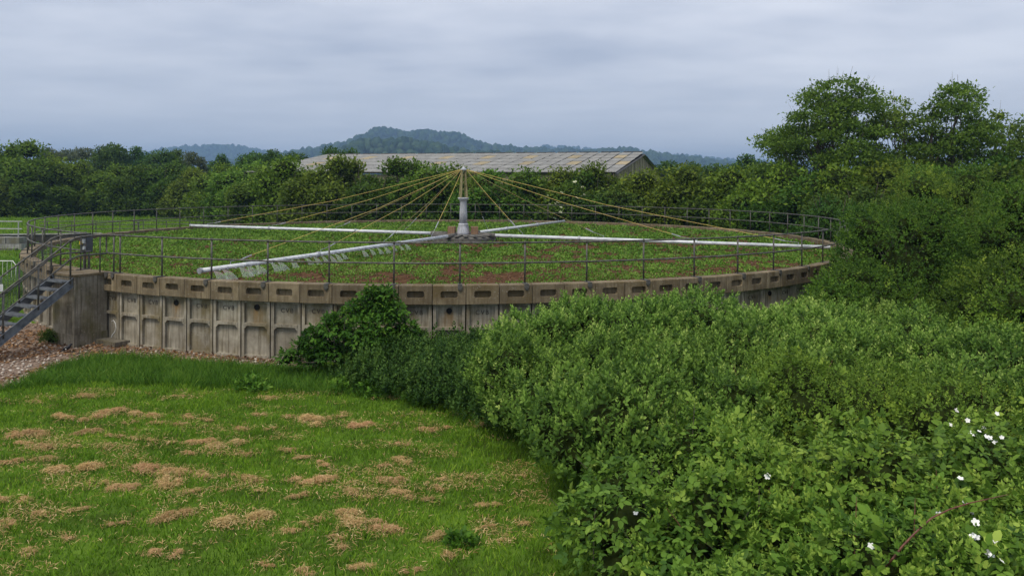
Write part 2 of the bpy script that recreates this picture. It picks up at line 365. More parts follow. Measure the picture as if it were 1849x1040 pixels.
def sheet(name, pts, m, z, label):
    mb = MB(); mb.add([(p[0], p[1], z) for p in pts], [tuple(range(len(pts)))]); o = mb.build(name, m); tag(o, label, kind='structure'); return o
gravm = mat('rubble_ground', (.10, .065, .045), (.3, .23, .18), 9, 1, 8, spec=0, bump=.8)
GRAVEL = [gnd(-60, 725), gnd(40, 690), gnd(110, 660), gnd(200, 641), gnd(330, 652), (-7.9, 20.7, 0), (-6.2, 20.4, 0), (-5.0, 20.3, 0), (-5.0, 21.3, 0), (-6.4, 21.55, 0), (-8.9, 22.2, 0), (-11.6, 23.4, 0), (-13.4, 24.6, 0), (-15.5, 26.5, 0), (-18.5, 25, 0), (-18.5, 20.5, 0), (-15, 17, 0)]
sheet('gravel_path', GRAVEL, gravm, .006, 'brown rubble and gravel path at the foot of the stairs')

rng = np.random.default_rng(7)
def inpoly(x, y, poly):
    r = np.zeros(len(x), bool); n = len(poly)
    for i in range(n):
        x1, y1 = poly[i][0], poly[i][1]; x2, y2 = poly[i-1][0], poly[i-1][1]
        c = ((y1 > y) != (y2 > y)) & (x < (x2-x1)*(y-y1)/(y2-y1+1e-12)+x1); r ^= c
    return r
# rubble stones and dead leaves
n = 9000; x = rng.uniform(-18.5, -5.5, n); y = rng.uniform(16.5, 26.5, n); k = inpoly(x, y, GRAVEL) & (fbm(x*.8, y*.8, 3)+.10*(y < 22) > .42); x = x[k]; y = y[k]; n = len(x)
P = np.stack([x, y, np.full(n, .015)], 1); sz = rng.uniform(.02, .065, n)
V, F, T = scatter(rng, P, rdir(rng, n)*[1, 1, .2], np.tile([0, 0, 1.], (n, 1))+rdir(rng, n)*.4, sz, ROCK, rng.uniform(0, 1, n))
tag(link('rubble', fast('rubble', V, F, M['gravel'], T)), 'loose broken stones on the gravel path', kind='stuff')
n = 22000; x = rng.uniform(-18.5, -5., n); y = rng.uniform(17, 26.5, n); k = inpoly(x, y, GRAVEL) & (fbm(x*.7+9, y*.7, 8)+.16*(np.hypot(x-TC[0], y-TC[1]) < 19.6) > .52); x = x[k]; y = y[k]; n = len(x)
P = np.stack([x, y, rng.uniform(.01, .05, n)], 1)
V, F, T = scatter(rng, P, rdir(rng, n)*[1, 1, .3], np.tile([0, 0, 1.], (n, 1))+rdir(rng, n)*.5, rng.uniform(.05, .14, n), LEAF2, rng.uniform(0, 1, n))
tag(link('dead_leaves', fast('dead_leaves', V, F, M['litter'], T)), 'brown dead leaves and stalks along the wall foot', kind='stuff')

# lawn and taller grass
def thicket_edge(y): return np.interp(y, [6, 9.7, 12, 16, 17.5, 19, 21], [.5, .9, .8, -.3, -2.2, -3.4, -4.3])
def blades(n, x0, x1, y0, y1, keep, h, wd, lean, m, name, label, fall=0.):
    x = rng.uniform(x0, x1, n); y = rng.uniform(y0, y1, n); k = keep(x, y)
    if fall: k &= rng.uniform(0, 1, len(x)) < np.minimum(1, (y0/y)**fall)
    x = x[k]; y = y[k]; n = len(x); P = np.stack([x, y, np.zeros(n)], 1); d = rdir(rng, n); T_ = np.array([0, 0, 1.])+d*lean*[1, 1, .2]
    pt = fbm(x*.55, y*.55, 21); hh = h*rng.uniform(.45, 1.35, n)*(.25+.7*pt+.8*fbm(x*2.3, y*2.3, 44, 2))
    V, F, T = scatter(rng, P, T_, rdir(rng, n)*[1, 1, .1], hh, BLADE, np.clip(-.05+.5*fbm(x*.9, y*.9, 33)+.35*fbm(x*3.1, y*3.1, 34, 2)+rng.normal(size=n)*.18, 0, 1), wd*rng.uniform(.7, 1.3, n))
    return tag(link(name, fast(name, V, F, m, T)), label, kind='stuff')
def not_gravel(x, y): return ~inpoly(x, y, GRAVEL)
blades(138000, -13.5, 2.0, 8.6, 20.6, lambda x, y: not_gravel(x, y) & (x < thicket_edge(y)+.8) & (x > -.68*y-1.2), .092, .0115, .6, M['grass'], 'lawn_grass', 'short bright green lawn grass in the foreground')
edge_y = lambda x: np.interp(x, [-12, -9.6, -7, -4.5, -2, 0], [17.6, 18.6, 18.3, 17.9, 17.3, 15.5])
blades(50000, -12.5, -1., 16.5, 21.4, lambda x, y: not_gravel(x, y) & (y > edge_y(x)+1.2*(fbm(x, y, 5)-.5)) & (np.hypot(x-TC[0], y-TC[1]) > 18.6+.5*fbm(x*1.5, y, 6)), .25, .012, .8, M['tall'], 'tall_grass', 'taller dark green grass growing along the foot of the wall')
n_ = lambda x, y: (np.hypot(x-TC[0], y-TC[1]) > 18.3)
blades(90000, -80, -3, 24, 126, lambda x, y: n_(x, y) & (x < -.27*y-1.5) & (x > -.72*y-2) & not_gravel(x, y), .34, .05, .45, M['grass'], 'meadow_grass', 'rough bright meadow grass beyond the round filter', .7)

# filter bed: stone medium with weeds
bedm = mat('clinker_bed', (.05, .026, .015), (.15, .09, .05), 5, 1, 10, c3=(.095, .052, .03), spec=0, bump=1.)
ZB = ZT-.2
mb = MB(); mb.lathe([(0.01, ZB-.5), (17.55, ZB-.5), (17.55, ZB), (.01, ZB)], (TC[0], TC[1], 0), 96); o = mb.build('filter_bed', bedm); tag(o, 'reddish brown stone medium filling the round filter', kind='structure')
n = 300000; r = 17.5*np.sqrt(rng.uniform(0, 1, n)); a = rng.uniform(0, 2*math.pi, n); x = TC[0]+r*np.cos(a); y = TC[1]+r*np.sin(a)
dens = .24*fbm(x*.45, y*.45, 11, 3)+.5*fbm(x*1.5, y*1.0, 12, 3)+.26*fbm(x*5, y*3.0, 13, 2)+.05*np.clip((-x-3)/12, -.8, 1)+.02*np.clip((y-40)/10, 0, 1)
k = (dens+rng.normal(size=n)*.04 > .448) & (rng.uniform(0, 1, n) < np.minimum(1, (25/y)**1.5)); x = x[k]; y = y[k]; n = len(x); dn = dens[k]
P = np.stack([x, y, np.full(n, ZB+.005)], 1); T_ = rdir(rng, n); T_[:, 2] = np.abs(T_[:, 2])*.9+.3
V, F, T = scatter(rng, P, T_, np.array([0, 0, 1.])+rdir(rng, n)*.5, rng.uniform(.038, .095, n)*(1+1.1*np.clip((y-24)/20, 0, 1)), LEAF2, np.clip(.22+.45*fbm(x*.8, y*.8, 4)+1.5*(dn-.5)+rng.normal(size=n)*.18, 0, 1))
tag(link('bed_weeds', fast('bed_weeds', V, F, M['weed'], T)), 'low green weeds spreading in patches over the filter stones', kind='stuff')
n = 17000; r = 17.5*np.sqrt(rng.uniform(0, 1, n)); a = rng.uniform(0, 2*math.pi, n); x = TC[0]+r*np.cos(a); y = TC[1]+r*np.sin(a); k = rng.uniform(0, 1, n) < (23/np.maximum(y, 23))**2.2; x = x[k]; y = y[k]; n = len(x)
V, F, T = scatter(rng, np.stack([x, y, np.full(n, ZB+.01)], 1), rdir(rng, n)*[1, 1, .3], np.array([0, 0, 1.])+rdir(rng, n)*.6, rng.uniform(.02, .05, n), ROCK, rng.uniform(0, 1, n))
tag(link('bed_stones', fast('bed_stones', V, F, M['stone'], T)), 'loose reddish clinker stones on the filter bed', kind='stuff')

# wooded hills
hillm = mat('hill_wood_floor', (.012, .026, .014), (.026, .046, .022), .02, 1, 6, spec=0)
wood = leafmat('hill_wood_crown', (.016, .034, .017), (.03, .058, .026), (.055, .088, .034), 0, 0, rough=1, spec=0)
def hill(name, prof, Y, depth, label, ntree, tr, seed):
    r = np.random.default_rng(seed); pts = [at(p[0], p[1]+tr*1.1*FPX/Y, Y) for p in prof]; X = np.array([p.x for p in pts]); Z = np.maximum(np.array([p.z for p in pts]), 0)
    nx, ny = 140, 24; gx = np.linspace(X[0], X[-1], nx); gy = np.linspace(-depth, depth, ny)
    def hgt(x, dy): return np.interp(x, X, Z)*np.cos(np.clip(dy/depth, -1, 1)*math.pi/2)**.8*(1+.25*(fbm(x*.006, dy*.006+seed, seed)-.5)*(np.abs(dy)/depth))
    mb = MB(); mb.v = [(a_, Y+b_, float(hgt(a_, b_))-1) for b_ in gy for a_ in gx]
    mb.f = [(j*nx+i, j*nx+i+1, (j+1)*nx+i+1, (j+1)*nx+i) for j in range(ny-1) for i in range(nx-1)]
    o = mb.build(name, hillm, smooth=True); tag(o, label, kind='structure')
    x = r.uniform(X[0], X[-1], ntree); dy = -np.abs(r.uniform(-.15, 1, ntree))*depth*np.where(r.uniform(0, 1, ntree) < .12, -.1, 1); z = hgt(x, dy); kk = z > 2; x = x[kk]; dy = dy[kk]; z = z[kk]; n = len(x)
    s = tr*r.uniform(.6, 1.35, n); bl = MB().ball((0, 0, 0), 1, 6, 4); bv = np.array(bl.v); F0 = []
    for f in bl.f: F0 += [f[:3]] if len(f) == 3 else [(f[0], f[1], f[2]), (f[0], f[2], f[3])]
    F0 = np.array(F0); bump = 1+.35*(r.uniform(0, 1, (n, len(bv), 1))-.5)
    V = np.stack([x, Y+dy, z+s*.5], 1)[:, None, :]+bv[None]*bump*np.stack([s, s, s*r.uniform(.9, 1.5, n)], 1)[:, None, :]
    F = F0[None]+(np.arange(n)*len(bv))[:, None, None]; T = np.repeat(r.uniform(0, 1, n), len(bv))
    w = link('hill_woodland', fast('hill_woodland', V.reshape(-1, 3), F.reshape(-1, 3), wood, T)); tag(w, 'trees covering the '+label.split(' with')[0], kind='stuff')
hill('hill', [(380, 330), (440, 295), (540, 277), (590, 268), (640, 259), (668, 246), (692, 233), (715, 239), (742, 244), (772, 238), (800, 243), (826, 242), (848, 254), (880, 264), (920, 269), (960, 271), (1000, 272), (1060, 274), (1130, 271), (1180, 280), (1300, 294), (1420, 330)], 2300, 500, 'broad wooded hill with twin rounded summit', 2600, 8, 1)
hill('hill', [(560, 325), (620, 275), (660, 258), (740, 254), (790, 266), (840, 278), (960, 283), (1050, 300), (1120, 325)], 1300, 260, 'dark wooded foothill below the twin summit', 1200, 6, 2)
hill('hill', [(180, 330), (300, 272), (350, 266), (420, 264), (450, 268), (520, 285), (620, 325)], 3600, 500, 'distant low blue hill on the skyline with far trees', 900, 10, 3)
hill('hill', [(800, 330), (900, 278), (985, 265), (1040, 268), (1150, 276), (1260, 284), (1400, 295), (1700, 300), (1900, 330)], 3900, 500, 'far blue ridge trailing away from the twin summit', 1000, 10, 4)

# ---------------------------------------------------------------- round filter tank
RO = 17.98
tank = empty('filter_tank', 'round concrete trickling filter tank built of precast panels', 'tank', (TC[0], TC[1], 0))
DP = 2*math.pi/128; wP = 2*RO*math.sin(DP/2)
def panel_mesh(name, m, hole):
    b = MB(); h = ZT-.5; w = wP-.04
    b.box((0, -.20, (h-.3)/2), (w-.02, .10, h+.3))                        # back plate, outer face at y=-.12
    for s in (-1, 1): b.box((s*(w/2-.04), -.12, (h-.3)/2), (.08, .10, h+.298))
    b.box((0, -.115, .905), (w-.16, .12, .075)); b.box((0, -.12, .02), (w-.16, .10, .12)); b.box((0, -.125, h-.035), (w-.16, .09, .066))
    for s in (-1, 1):                                                      # fillets under the middle rib
        x0 = s*(w/2-.08)
        b.add([(x0, -.145, .868), (x0-s*.09, -.145, .868), (x0, -.145, .78), (x0, -.06, .868), (x0-s*.09, -.06, .868), (x0, -.06, .78)], [(0, 1, 2), (3, 5, 4), (0, 3, 4, 1), (1, 4, 5, 2), (2, 5, 3, 0)])
    return b.mesh(name, m)
def coping_mesh():
    b = MB(); w = wP-.018; wi = w*(RO-.36)/RO; h = .5
    o4 = [(-w/2, 0, -h), (w/2, 0, -h), (w/2, 0, -.015), (-w/2, 0, -.015)]
    x1, z0, z1, c = .225, -.335, -.15, .035
    oc = [(-x1+c, z0), (x1-c, z0), (x1, z0+c), (x1, z1-c), (x1-c, z1), (-x1+c, z1), (-x1, z1-c), (-x1, z0+c)]
    V = o4+[(x, 0, z) for x, z in oc]+[(x*.94, -.13, z) for x, z in oc]+[(-wi/2, -.36, -h), (wi/2, -.36, -h), (wi/2, -.36, -.015), (-wi/2, -.36, -.015)]
    T4 = [(-w/2+.01, -.015, 0), (w/2-.01, -.015, 0), (wi/2-.01, -.345, 0), (-wi/2+.01, -.345, 0)]
    V += T4; A = 4; B_ = 12; I = 20; T = 24
    F = [(0, 1, A+1, A), (1, A+2, A+1), (1, 2, A+3, A+2), (2, A+4, A+3), (2, 3, A+5, A+4), (3, A+6, A+5), (3, 0, A+7, A+6), (0, A, A+7)]
    F += [(A+i, A+(i+1) % 8, B_+(i+1) % 8, B_+i) for i in range(8)]+[tuple(range(B_, B_+8))]
    F += [(1, 0, I, I+1), (2, 1, I+1, I+2), (0, 3, I+3, I), (I, I+3, I+2, I+1)]
    F += [(3, 2, T+1, T), (2, I+2, T+2, T+1), (I+2, I+3, T+3, T+2), (I+3, 3, T, T+3), (T, T+1, T+2, T+3)]
    return b.add(V, F).mesh('coping_block', M['coping'])
pm = panel_mesh('wall_panel', M['panel'], 0); ph = panel_mesh('wall_panel', M['panelr'], 1); cmesh = coping_mesh()
hm_ = MB(); hm_.tube([(0, -.152, 1.36), (0, -.125, 1.36)], .08, 14, cap=False); hm_.tube([(0, -.148, 1.36), (0, -.142, 1.36)], .075, 14); hole_mesh = hm_.mesh('black_vent_disc', M['dark'])  # solid black disc in a rim; the hole's inner shade is painted
fc = bpy.data.curves.new('lettering', 'FONT'); fc.body = 'CVB'; fc.size = .17; fc.space_character = 1.25; fc.align_x = 'CENTER'; fc.extrude = .006
fo = bpy.data.objects.new('lettering', fc); COL.objects.link(fo); bpy.context.view_layer.update()
text_mesh = bpy.data.meshes.new_from_object(fo.evaluated_get(bpy.context.evaluated_depsgraph_get())); bpy.data.objects.remove(fo); bpy.data.curves.remove(fc)
text_mesh.materials.clear(); text_mesh.materials.append(mat('lettering_shade', (.045, .036, .028), (.08, .065, .05), 9, .9))  # shade of the raised letters is put into this dark colour
PILLAR_A = math.atan2(23.3-TC[1], -12.2-TC[0])
k_hole = None
rp_ = random.Random(3)
for i in range(128):
    a = A0+(i+.5)*DP+.18*DP; ca, sa = math.cos(a), math.sin(a)
    hole = (i-4) % 3 == 1
    p = link('wall_panel', ph if hole else pm, None, tank, ((RO-.0)*ca, (RO-.0)*sa, rp_.uniform(-.006, .006))); p.rotation_euler = (0, 0, a-math.pi/2+rp_.uniform(-.004, .004))
    if hole: link('black_vent_disc', hole_mesh, None, p)
    elif sa < .1:
        t = link('lettering', text_mesh, None, p, (0, -.1495, 1.25)); t.rotation_euler = (math.pi/2, 0, math.pi)
    c = link('coping_block', cmesh, None, tank, ((RO+.03)*ca, (RO+.03)*sa, ZT+rp_.uniform(-.008, .008))); c.rotation_euler = (0, 0, a-math.pi/2+rp_.uniform(-.006, .006))
mb = MB(); mb.tube([(17.55*math.cos(t*math.pi/48), 17.55*math.sin(t*math.pi/48), ZT-.32) for t in range(96)], .06, 4, closed=True); mb.build('inner_kerb', M['coping'], tank)
# pale chalk curve on the first panel by the pillar
mb = MB(); c0 = [(.03, .62), (-.06, .66), (-.15, .58), (-.18, .46), (-.14, .34), (-.02, .24), (.05, .14)]
a = A0+(-.5+.18)*DP
mb.tube([(x_, -.147, z_) for x_, z_ in c0], .012, 5)
ck = mb.build('chalk_mark', M['white'], tank); ck.location = (RO*math.cos(a), RO*math.sin(a), 0); ck.rotation_euler = (0, 0, a-math.pi/2)

# ---------------------------------------------------------------- ring railing
rl = empty('ring_railing', 'tubular two-rail handrail standing on top of the round filter wall', 'railing', (TC[0], TC[1], 0))
pb = MB(); pb.tube([(0, 0, ZT-.01), (0, 0, ZT+1.1)], .025, 8); pb.ball((0, 0, ZT+1.1), .042, 8, 6); pb.ball((0, 0, ZT+.56), .04, 8, 6); post_mesh = pb.mesh('post', M['rail'], True)
bb = MB(); bb.box((0, .07, ZT+.012), (.11, .30, .018)); bb.add([(-.06, .236, ZT+.02), (.06, .236, ZT+.02), (.06, .236, ZT-.09), (0, .236, ZT-.16), (-.06, .236, ZT-.09), (-.06, .262, ZT+.02), (.06, .262, ZT+.02), (.06, .262, ZT-.09), (0, .262, ZT-.16), (-.06, .262, ZT-.09)], [(0, 1, 2, 3, 4), (9, 8, 7, 6, 5), (0, 5, 6, 1), (1, 6, 7, 2), (2, 7, 8, 3), (3, 8, 9, 4), (4, 9, 5, 0)])
br_mesh = bb.mesh('bracket', M['rail'])
def pos(k, z): p = ring(k, RR, z); return p-Vector((TC[0], TC[1], 0))
for k in [j for j in range(0, 63)]+[62.97, 63.83]:
    p = pos(k, 0); o = link('post', post_mesh, None, rl, p); a = A0+k*2*math.pi/64; o.rotation_euler = (0, 0, a-math.pi/2); link('bracket', br_mesh, None, o)
K0, K1 = -.33, 62.97
for nm, z in (('top_rail', 1.1), ('mid_rail', .56)):
    ks = np.linspace(K0, K1, 380); mb = MB(); mb.tube([pos(k, ZT+z) for k in ks], 0.024, 7); mb.build(nm, M['rail'], rl, smooth=True)
mb = MB(); mb.tube([pos(K0, ZT+1.1), pos(K0-.04, ZT+1.06), pos(K0-.05, ZT+.83), pos(K0-.04, ZT+.6), pos(K0, ZT+.56)], .024, 7); mb.build('rail_return', M['rail'], rl, smooth=True)

# ---------------------------------------------------------------- stairs and landing pillar
uo = Vector((math.cos(PILLAR_A), math.sin(PILLAR_A), 0)); ut = Vector((-uo.y, uo.x, 0))          # outward, tangential
if ut.x > 0: ut = -ut
PR = Vector((-12.38, 22.5, 0))                          # outer right-hand corner of the pillar
rot_p = math.atan2(uo.y, uo.x)
pil = empty('landing_pillar', 'square concrete pillar carrying the stair landing against the tank wall', 'pillar', PR+ut*.55-uo*.45)
mb = MB(); mb.box((0, 0, ZT/2-.15), (.98, 1.10, ZT+.24), rot_p); mb.build('shaft', M['pillar'], pil)
mb = MB(); mb.box((0, 0, ZT-.005), (1.03, 1.16, .06), rot_p); mb.build('cap_slab', M['coping'], pil)
mb = MB(); mb.box((0, 0, .16), (1.0, 1.12, .4), rot_p); mb.build('plinth', M['pillar'], pil)
mb = MB(); mb.box(tuple(uo*-.38-ut*.85), (.5, 1.3, .24), rot_p); b_ = mb.build('footing', M['pillar'], pil); b_.location = (0, 0, .03)
st = empty('metal_staircase', 'grey steel staircase with tubular handrails climbing to the tank landing', 'staircase', PR+uo*3.1)
def sp_(t, side, z): return PR+uo*t+ut*(.06+.98*side)+Vector((0, 0, z))-st.location       # t metres outward, side 0 = near, 1 = far
SL = .70
def zz(t): return ZT-.02-SL*t
TE = 2.85
for side in (0, 1):
    b = MB(); dirv = (sp_(1, side, zz(1))-sp_(0, side, zz(0))).normalized(); up = Vector((0, 0, 1)); n_v = dirv.cross(ut).normalized()
    if n_v.z < 0: n_v = -n_v
    c = (sp_(0, side, zz(0))+sp_(TE, side, zz(TE)))/2-n_v*.1; L = (sp_(TE, side, zz(TE))-sp_(0, side, zz(0))).length
    b.box(c, (L, .012, .22), M=Matrix((dirv, ut, n_v)).transposed()); b.box(c+n_v*.105-ut*.02*(1-2*side), (L-.004, .05, .012), M=Matrix((dirv, ut, n_v)).transposed()); b.box(c-n_v*.105-ut*.02*(1-2*side), (L-.004, .05, .012), M=Matrix((dirv, ut, n_v)).transposed())
    b.build('stringer', M['steel'], st)
    for off, nm in ((1.1, 'top_handrail'), (.56, 'mid_handrail')):
        b = MB(); pts = [sp_(TE, side, zz(TE)+off)]+[sp_(t, side, zz(t)+off) for t in (2, 1, .35)]+[sp_(.12, side, ZT+off-.09), sp_(-.05, side, ZT+off-.03), sp_(-.2, side, ZT+off), sp_(-.95 if side == 0 else -1.05, side, ZT+off)]
        b.tube(pts, .026, 8); b.build(nm, M['rail'], st, smooth=True)
    for t in (.12, 1.0, 1.9, 2.75):
        b = MB(); b.tube([sp_(t, side, zz(t)-.12), sp_(t, side, zz(t)+1.08)], .026, 8); b.ball(sp_(t, side, zz(t)+1.1), .042); b.ball(sp_(t, side, zz(t)+.56), .04); b.build('baluster_post', M['rail'], st, smooth=True)
    b = MB(); b.tube([sp_(-.75, side, ZT-.01), sp_(-.75, side, ZT+1.1)], .021, 8); b.ball(sp_(-.75, side, ZT+1.1), .042); b.build('baluster_post', M['rail'], st, smooth=True)
    if side == 1:
        b = MB()
        for i in range(1, 14):
            z_ = .08+i*.075; b.tube([sp_(0.1, side, zz(.1)+z_*.95), sp_(TE, side, zz(TE)+z_*.95)], .004, 4)
        for i in range(36):
            t = .1+i*.075; b.tube([sp_(t, side, zz(t)+.05), sp_(t, side, zz(t)+1.05)], .004, 4)
        o = b.build('mesh_infill', M['steel'], st); o['kind'] = 'stuff'
for i in range(10):
    t = .12+i*.285; b = MB(); c = sp_(t+.1, .5, zz(t)-.05); Mx = Matrix((uo, ut, Vector((0, 0, 1)))).transposed()
    for s in range(5): b.box(c+uo*(s-2)*.05, (.022, .95, .03), M=Mx)
    b.box(c-uo*.125, (.015, .95, .05), M=Mx); b.box(c+uo*.125, (.015, .95, .05), M=Mx)
    b.build('tread', M['steel'], st)
b = MB(); b.box(sp_(TE+.02, .5, .02), (.5, 1.3, .1), rot_p); b.build('base_pad', M['pillar'], st)
# small white plate on the far handrail
sn = empty('plate_sign', 'small blank white plate fixed to the far stair handrail', 'sign', PR+uo*1.5+ut*1.0+Vector((0, 0, zz(1.5)+.72)))
mb = MB(); mb.box((0, 0, .1), (.02, .1, .2), rot_p+.9); mb.build('plate', M['white'], sn); mb = MB(); mb.box((0, 0, .3), (.012, .03, .24), rot_p+.9); mb.build('strap', M['steel'], sn)
# control box
cb = empty('control_box', 'dark grey electrical control cabinet with yellow switch at the stair head', 'cabinet', ring(62.9, RR-.1, ZT-.2), rot_p)
mb = MB(); mb.box((0, 0, .98), (.2, .32, .52)); mb.build('cabinet', M['box'], cb)
for s in (-1, 1): mb = MB(); mb.box((0, s*.12, .33), (.05, .05, .72)); mb.build('leg', M['rail'], cb)
mb = MB(); mb.box((.12, 0, 1.285), (.3, .42, .03)); mb.build('rain_hood', M['box'], cb)
for y_, z_, m_, nm, sz in ((-.06, 1.0, 'yellow', 'isolator_switch', (.06, .09, .1)), (.09, 1.06, 'pipeend', 'socket', (.06, .09, .13)), (.1, .85, 'pipeend', 'socket', (.05, .09, .1))):
    mb = MB(); mb.box((.14, y_, z_), sz); e_ = mb.build(nm, M[m_], cb)
mb = MB(); mb.tube([(.13, -.06, .95), (.15, -.05, .8), (.15, .05, .76), (.13, .1, .8)], .012, 6); mb.build('cable', M['dark'], cb)

# ---------------------------------------------------------------- rotary distributor
MC = Vector((-2.4, 39.2, 0)); ZA = ZT+.12
rd = empty('rotary_distributor', 'rotary distributor with four long white pipe arms and yellow stay ropes', 'distributor', (MC.x, MC.y, ZB))
def L_(p): return Vector(p)-rd.location
z0 = ZT-ZB
mb = MB(); mb.lathe([(1.55, -.05), (1.62, .02), (1.62, .2), (1.5, .26), (.5, .28)], (0, 0, 0), 32); mb.build('hub_drum', M['grey_wood'], rd)
bm_ = MB(); bm_.box((1.05, 0, .31), (1.15, .20, .045)); bd = bm_.mesh('board', M['grey_wood'])
for i in range(22): o = link('board', bd, None, rd); o.rotation_euler = (0, 0, i*2*math.pi/22); o.location = (0, 0, (i % 3)*.006)
mb = MB(); mb.lathe([(.34, .28), (.34, .40), (.29, .62), (.24, .78), (.26, .82), (.22, .86)], (0, 0, 0), 20); mb.build('pedestal', M['column'], rd, smooth=True)
mb = MB(); mb.lathe([(.20, .86), (.185, 1.4), (.165, 1.93), (.20, 2.0), (.27, 2.08), (.28, 2.13), (.1, 2.14)], (0, 0, 0), 20); mb.build('column', M['column'], rd, smooth=True)
for i in range(4):
    a = math.pi/4+i*math.pi/2+.3; mb = MB(); mb.tube([(.22*math.cos(a), .22*math.sin(a), 2.12), (.1*math.cos(a), .1*math.sin(a), 3.5)], [.05, .036], 6); mb.build('lattice_post', M['moss'], rd)
mb = MB()
for z_ in (2.45, 2.8, 3.15):
    for i in range(4):
        a = math.pi/4+i*math.pi/2+.3; b_ = a+math.pi/2; r_ = .22-.12*(z_-2.12)/1.38; mb.tube([(r_*math.cos(a), r_*math.sin(a), z_), (r_*math.cos(b_), r_*math.sin(b_), z_+.25)], .012, 5)
mb.build('lattice_brace', M['moss'], rd)
mb = MB(); mb.lathe([(.13, 3.46), (.17, 3.48), (.17, 3.54), (.08, 3.6), (.03, 3.66)], (0, 0, 0), 12); mb.build('mast_head', M['pipeend'], rd)
for s in (-1, 1): mb = MB(); mb.box((s*.56, -.1, .50), (.34, .42, .42), .12*s); mb.build('side_box', M['wood'], rd)
ARMS = [('front', gnd(362, 489, ZA), 1), ('left', gnd(345, 407.5, ZA), 0), ('right', gnd(1497, 446.5, ZA), 0), ('back', gnd(1018, 399.5, ZA), 0)]
water = bpy.data.materials.new('water_film'); water.use_nodes = True; t = water.node_tree; b = t.nodes['Principled BSDF']
b.inputs['Base Color'].default_value = (.82, .88, .86, 1); b.inputs['Roughness'].default_value = .2
tn = t.nodes.new('ShaderNodeTexNoise'); tn.inputs['Scale'].default_value = 34; tn.inputs['Detail'].default_value = 4
mr = t.nodes.new('ShaderNodeMapRange'); mr.inputs[1].default_value = .35; mr.inputs[2].default_value = .75; mr.inputs[3].default_value = .0; mr.inputs[4].default_value = .42; t.links.new(tn.outputs[0], mr.inputs[0]); t.links.new(mr.outputs[0], b.inputs['Alpha'])
# one fan of water: leaves an orifice sideways (+X) and curves down
fan = MB(); nu, nv = 12, 7
for i in range(nu):
    w_ = (i/(nu-1)-.5)*2.3
    for j in range(nv):
        s = j/(nv-1); d = .46*s; rib = 1+.05*math.sin(i*2.9); fan.v.append((d*math.cos(w_*.55)*rib, d*math.sin(w_*.55)*rib, .07*s-.36*s*s))
fan.f = [(i*nv+j, (i+1)*nv+j, (i+1)*nv+j+1, i*nv+j+1) for i in range(nu-1) for j in range(nv-1)]
fan_mesh = fan.mesh('water_jet', water, True)
eye = MB(); eye.tube([(0, 0, 0), (0, 0, .09)], .014, 6); eye_mesh = eye.mesh('lug', M['pipeend'])
for nm, end, wet in ARMS:
    d = (end-MC); d.z = 0; Ln = d.length; d.normalize(); side = Vector((-d.y, d.x, 0))
    e = MC+d*Ln; s0 = MC+d*1.7; zA = Vector((0, 0, ZA))
    b = MB(); b.tube([L_(s0+zA), L_((s0+e)/2+zA), L_(e+zA)], [.082, .075, .07], 14); arm = b.build('arm', M['pipe'], rd, smooth=True)
    b = MB(); b.tube([L_(MC+d*.9+zA), L_(s0+d*.06+zA)], .115, 12); b.build('arm_sleeve', M['grey_wood'], arm, smooth=True)
    b = MB(); b.tube([L_(e-d*.02+zA), L_(e+d*.05+zA)], .088, 14); b.build('end_cap', M['pipeend'], arm)
    for q in (.36, .68):
        c = MC+d*Ln*q+zA; b = MB(); b.tube([L_(c-d*.05), L_(c+d*.05)], .105, 14); b.build('flange_coupling', M['pipeend'], arm)
    b = MB(); rowL = int((Ln-2)/.34)
    for i in range(rowL):
        c = MC+d*(2+.34*i)+zA+side*.08-Vector((0, 0, .05)); b.tube([L_(c), L_(c+side*.045)], .018, 6)
    o = b.build('nozzle_row', M['pipeend'], arm); o['kind'] = 'stuff'
    if wet:
        rj = random.Random(5); qs = [Ln-.35-.36*i for i in range(9)]+[Ln-3.9-.42*i for i in range(9)]+[Ln-8.2-.55*i for i in range(8)]
        for i, q in enumerate(qs):
            if rj.random() < .08: continue
            c = MC+d*q+zA+side*.12-Vector((0, 0, .04)); o = link('water_jet', fan_mesh, None, arm, L_(c)); s = (1.05 if i < 9 else .8)*rj.uniform(.85, 1.1); o.scale = (s, s*(1 if i < 9 else .7), s)
            o.rotation_euler = (0, 0, math.atan2(side.y, side.x)+rj.uniform(-.15, .15))
    for q in (.19, .43, .67, .93):
        c = MC+d*Ln*q+zA+Vector((0, 0, .09)); head = MC+d*.14+Vector((0, 0, ZB+3.52)); tt = c+(head-c)*min(.22, .95/(head-c).length)
        lug = link('lug', eye_mesh, None, rd, L_(c-Vector((0, 0, .02))))
        b = MB(); b.tube([L_(c+Vector((0, 0, .06))), L_(c+(tt-c)*.55), L_(c+(tt-c)*.6), L_(tt)], [.008, .008, .022, .022], 6); b.build('turnbuckle', M['pipeend'], rd)
        b = MB(); mid = (tt+head)/2-Vector((0, 0, .012*(head-tt).length)); b.tube([L_(tt), L_(mid), L_(head)], .0085, 6); b.build('stay_rope', M['oldrope' if (nm == 'back' or (q > .4 and q < .5)) else 'rope'], rd)

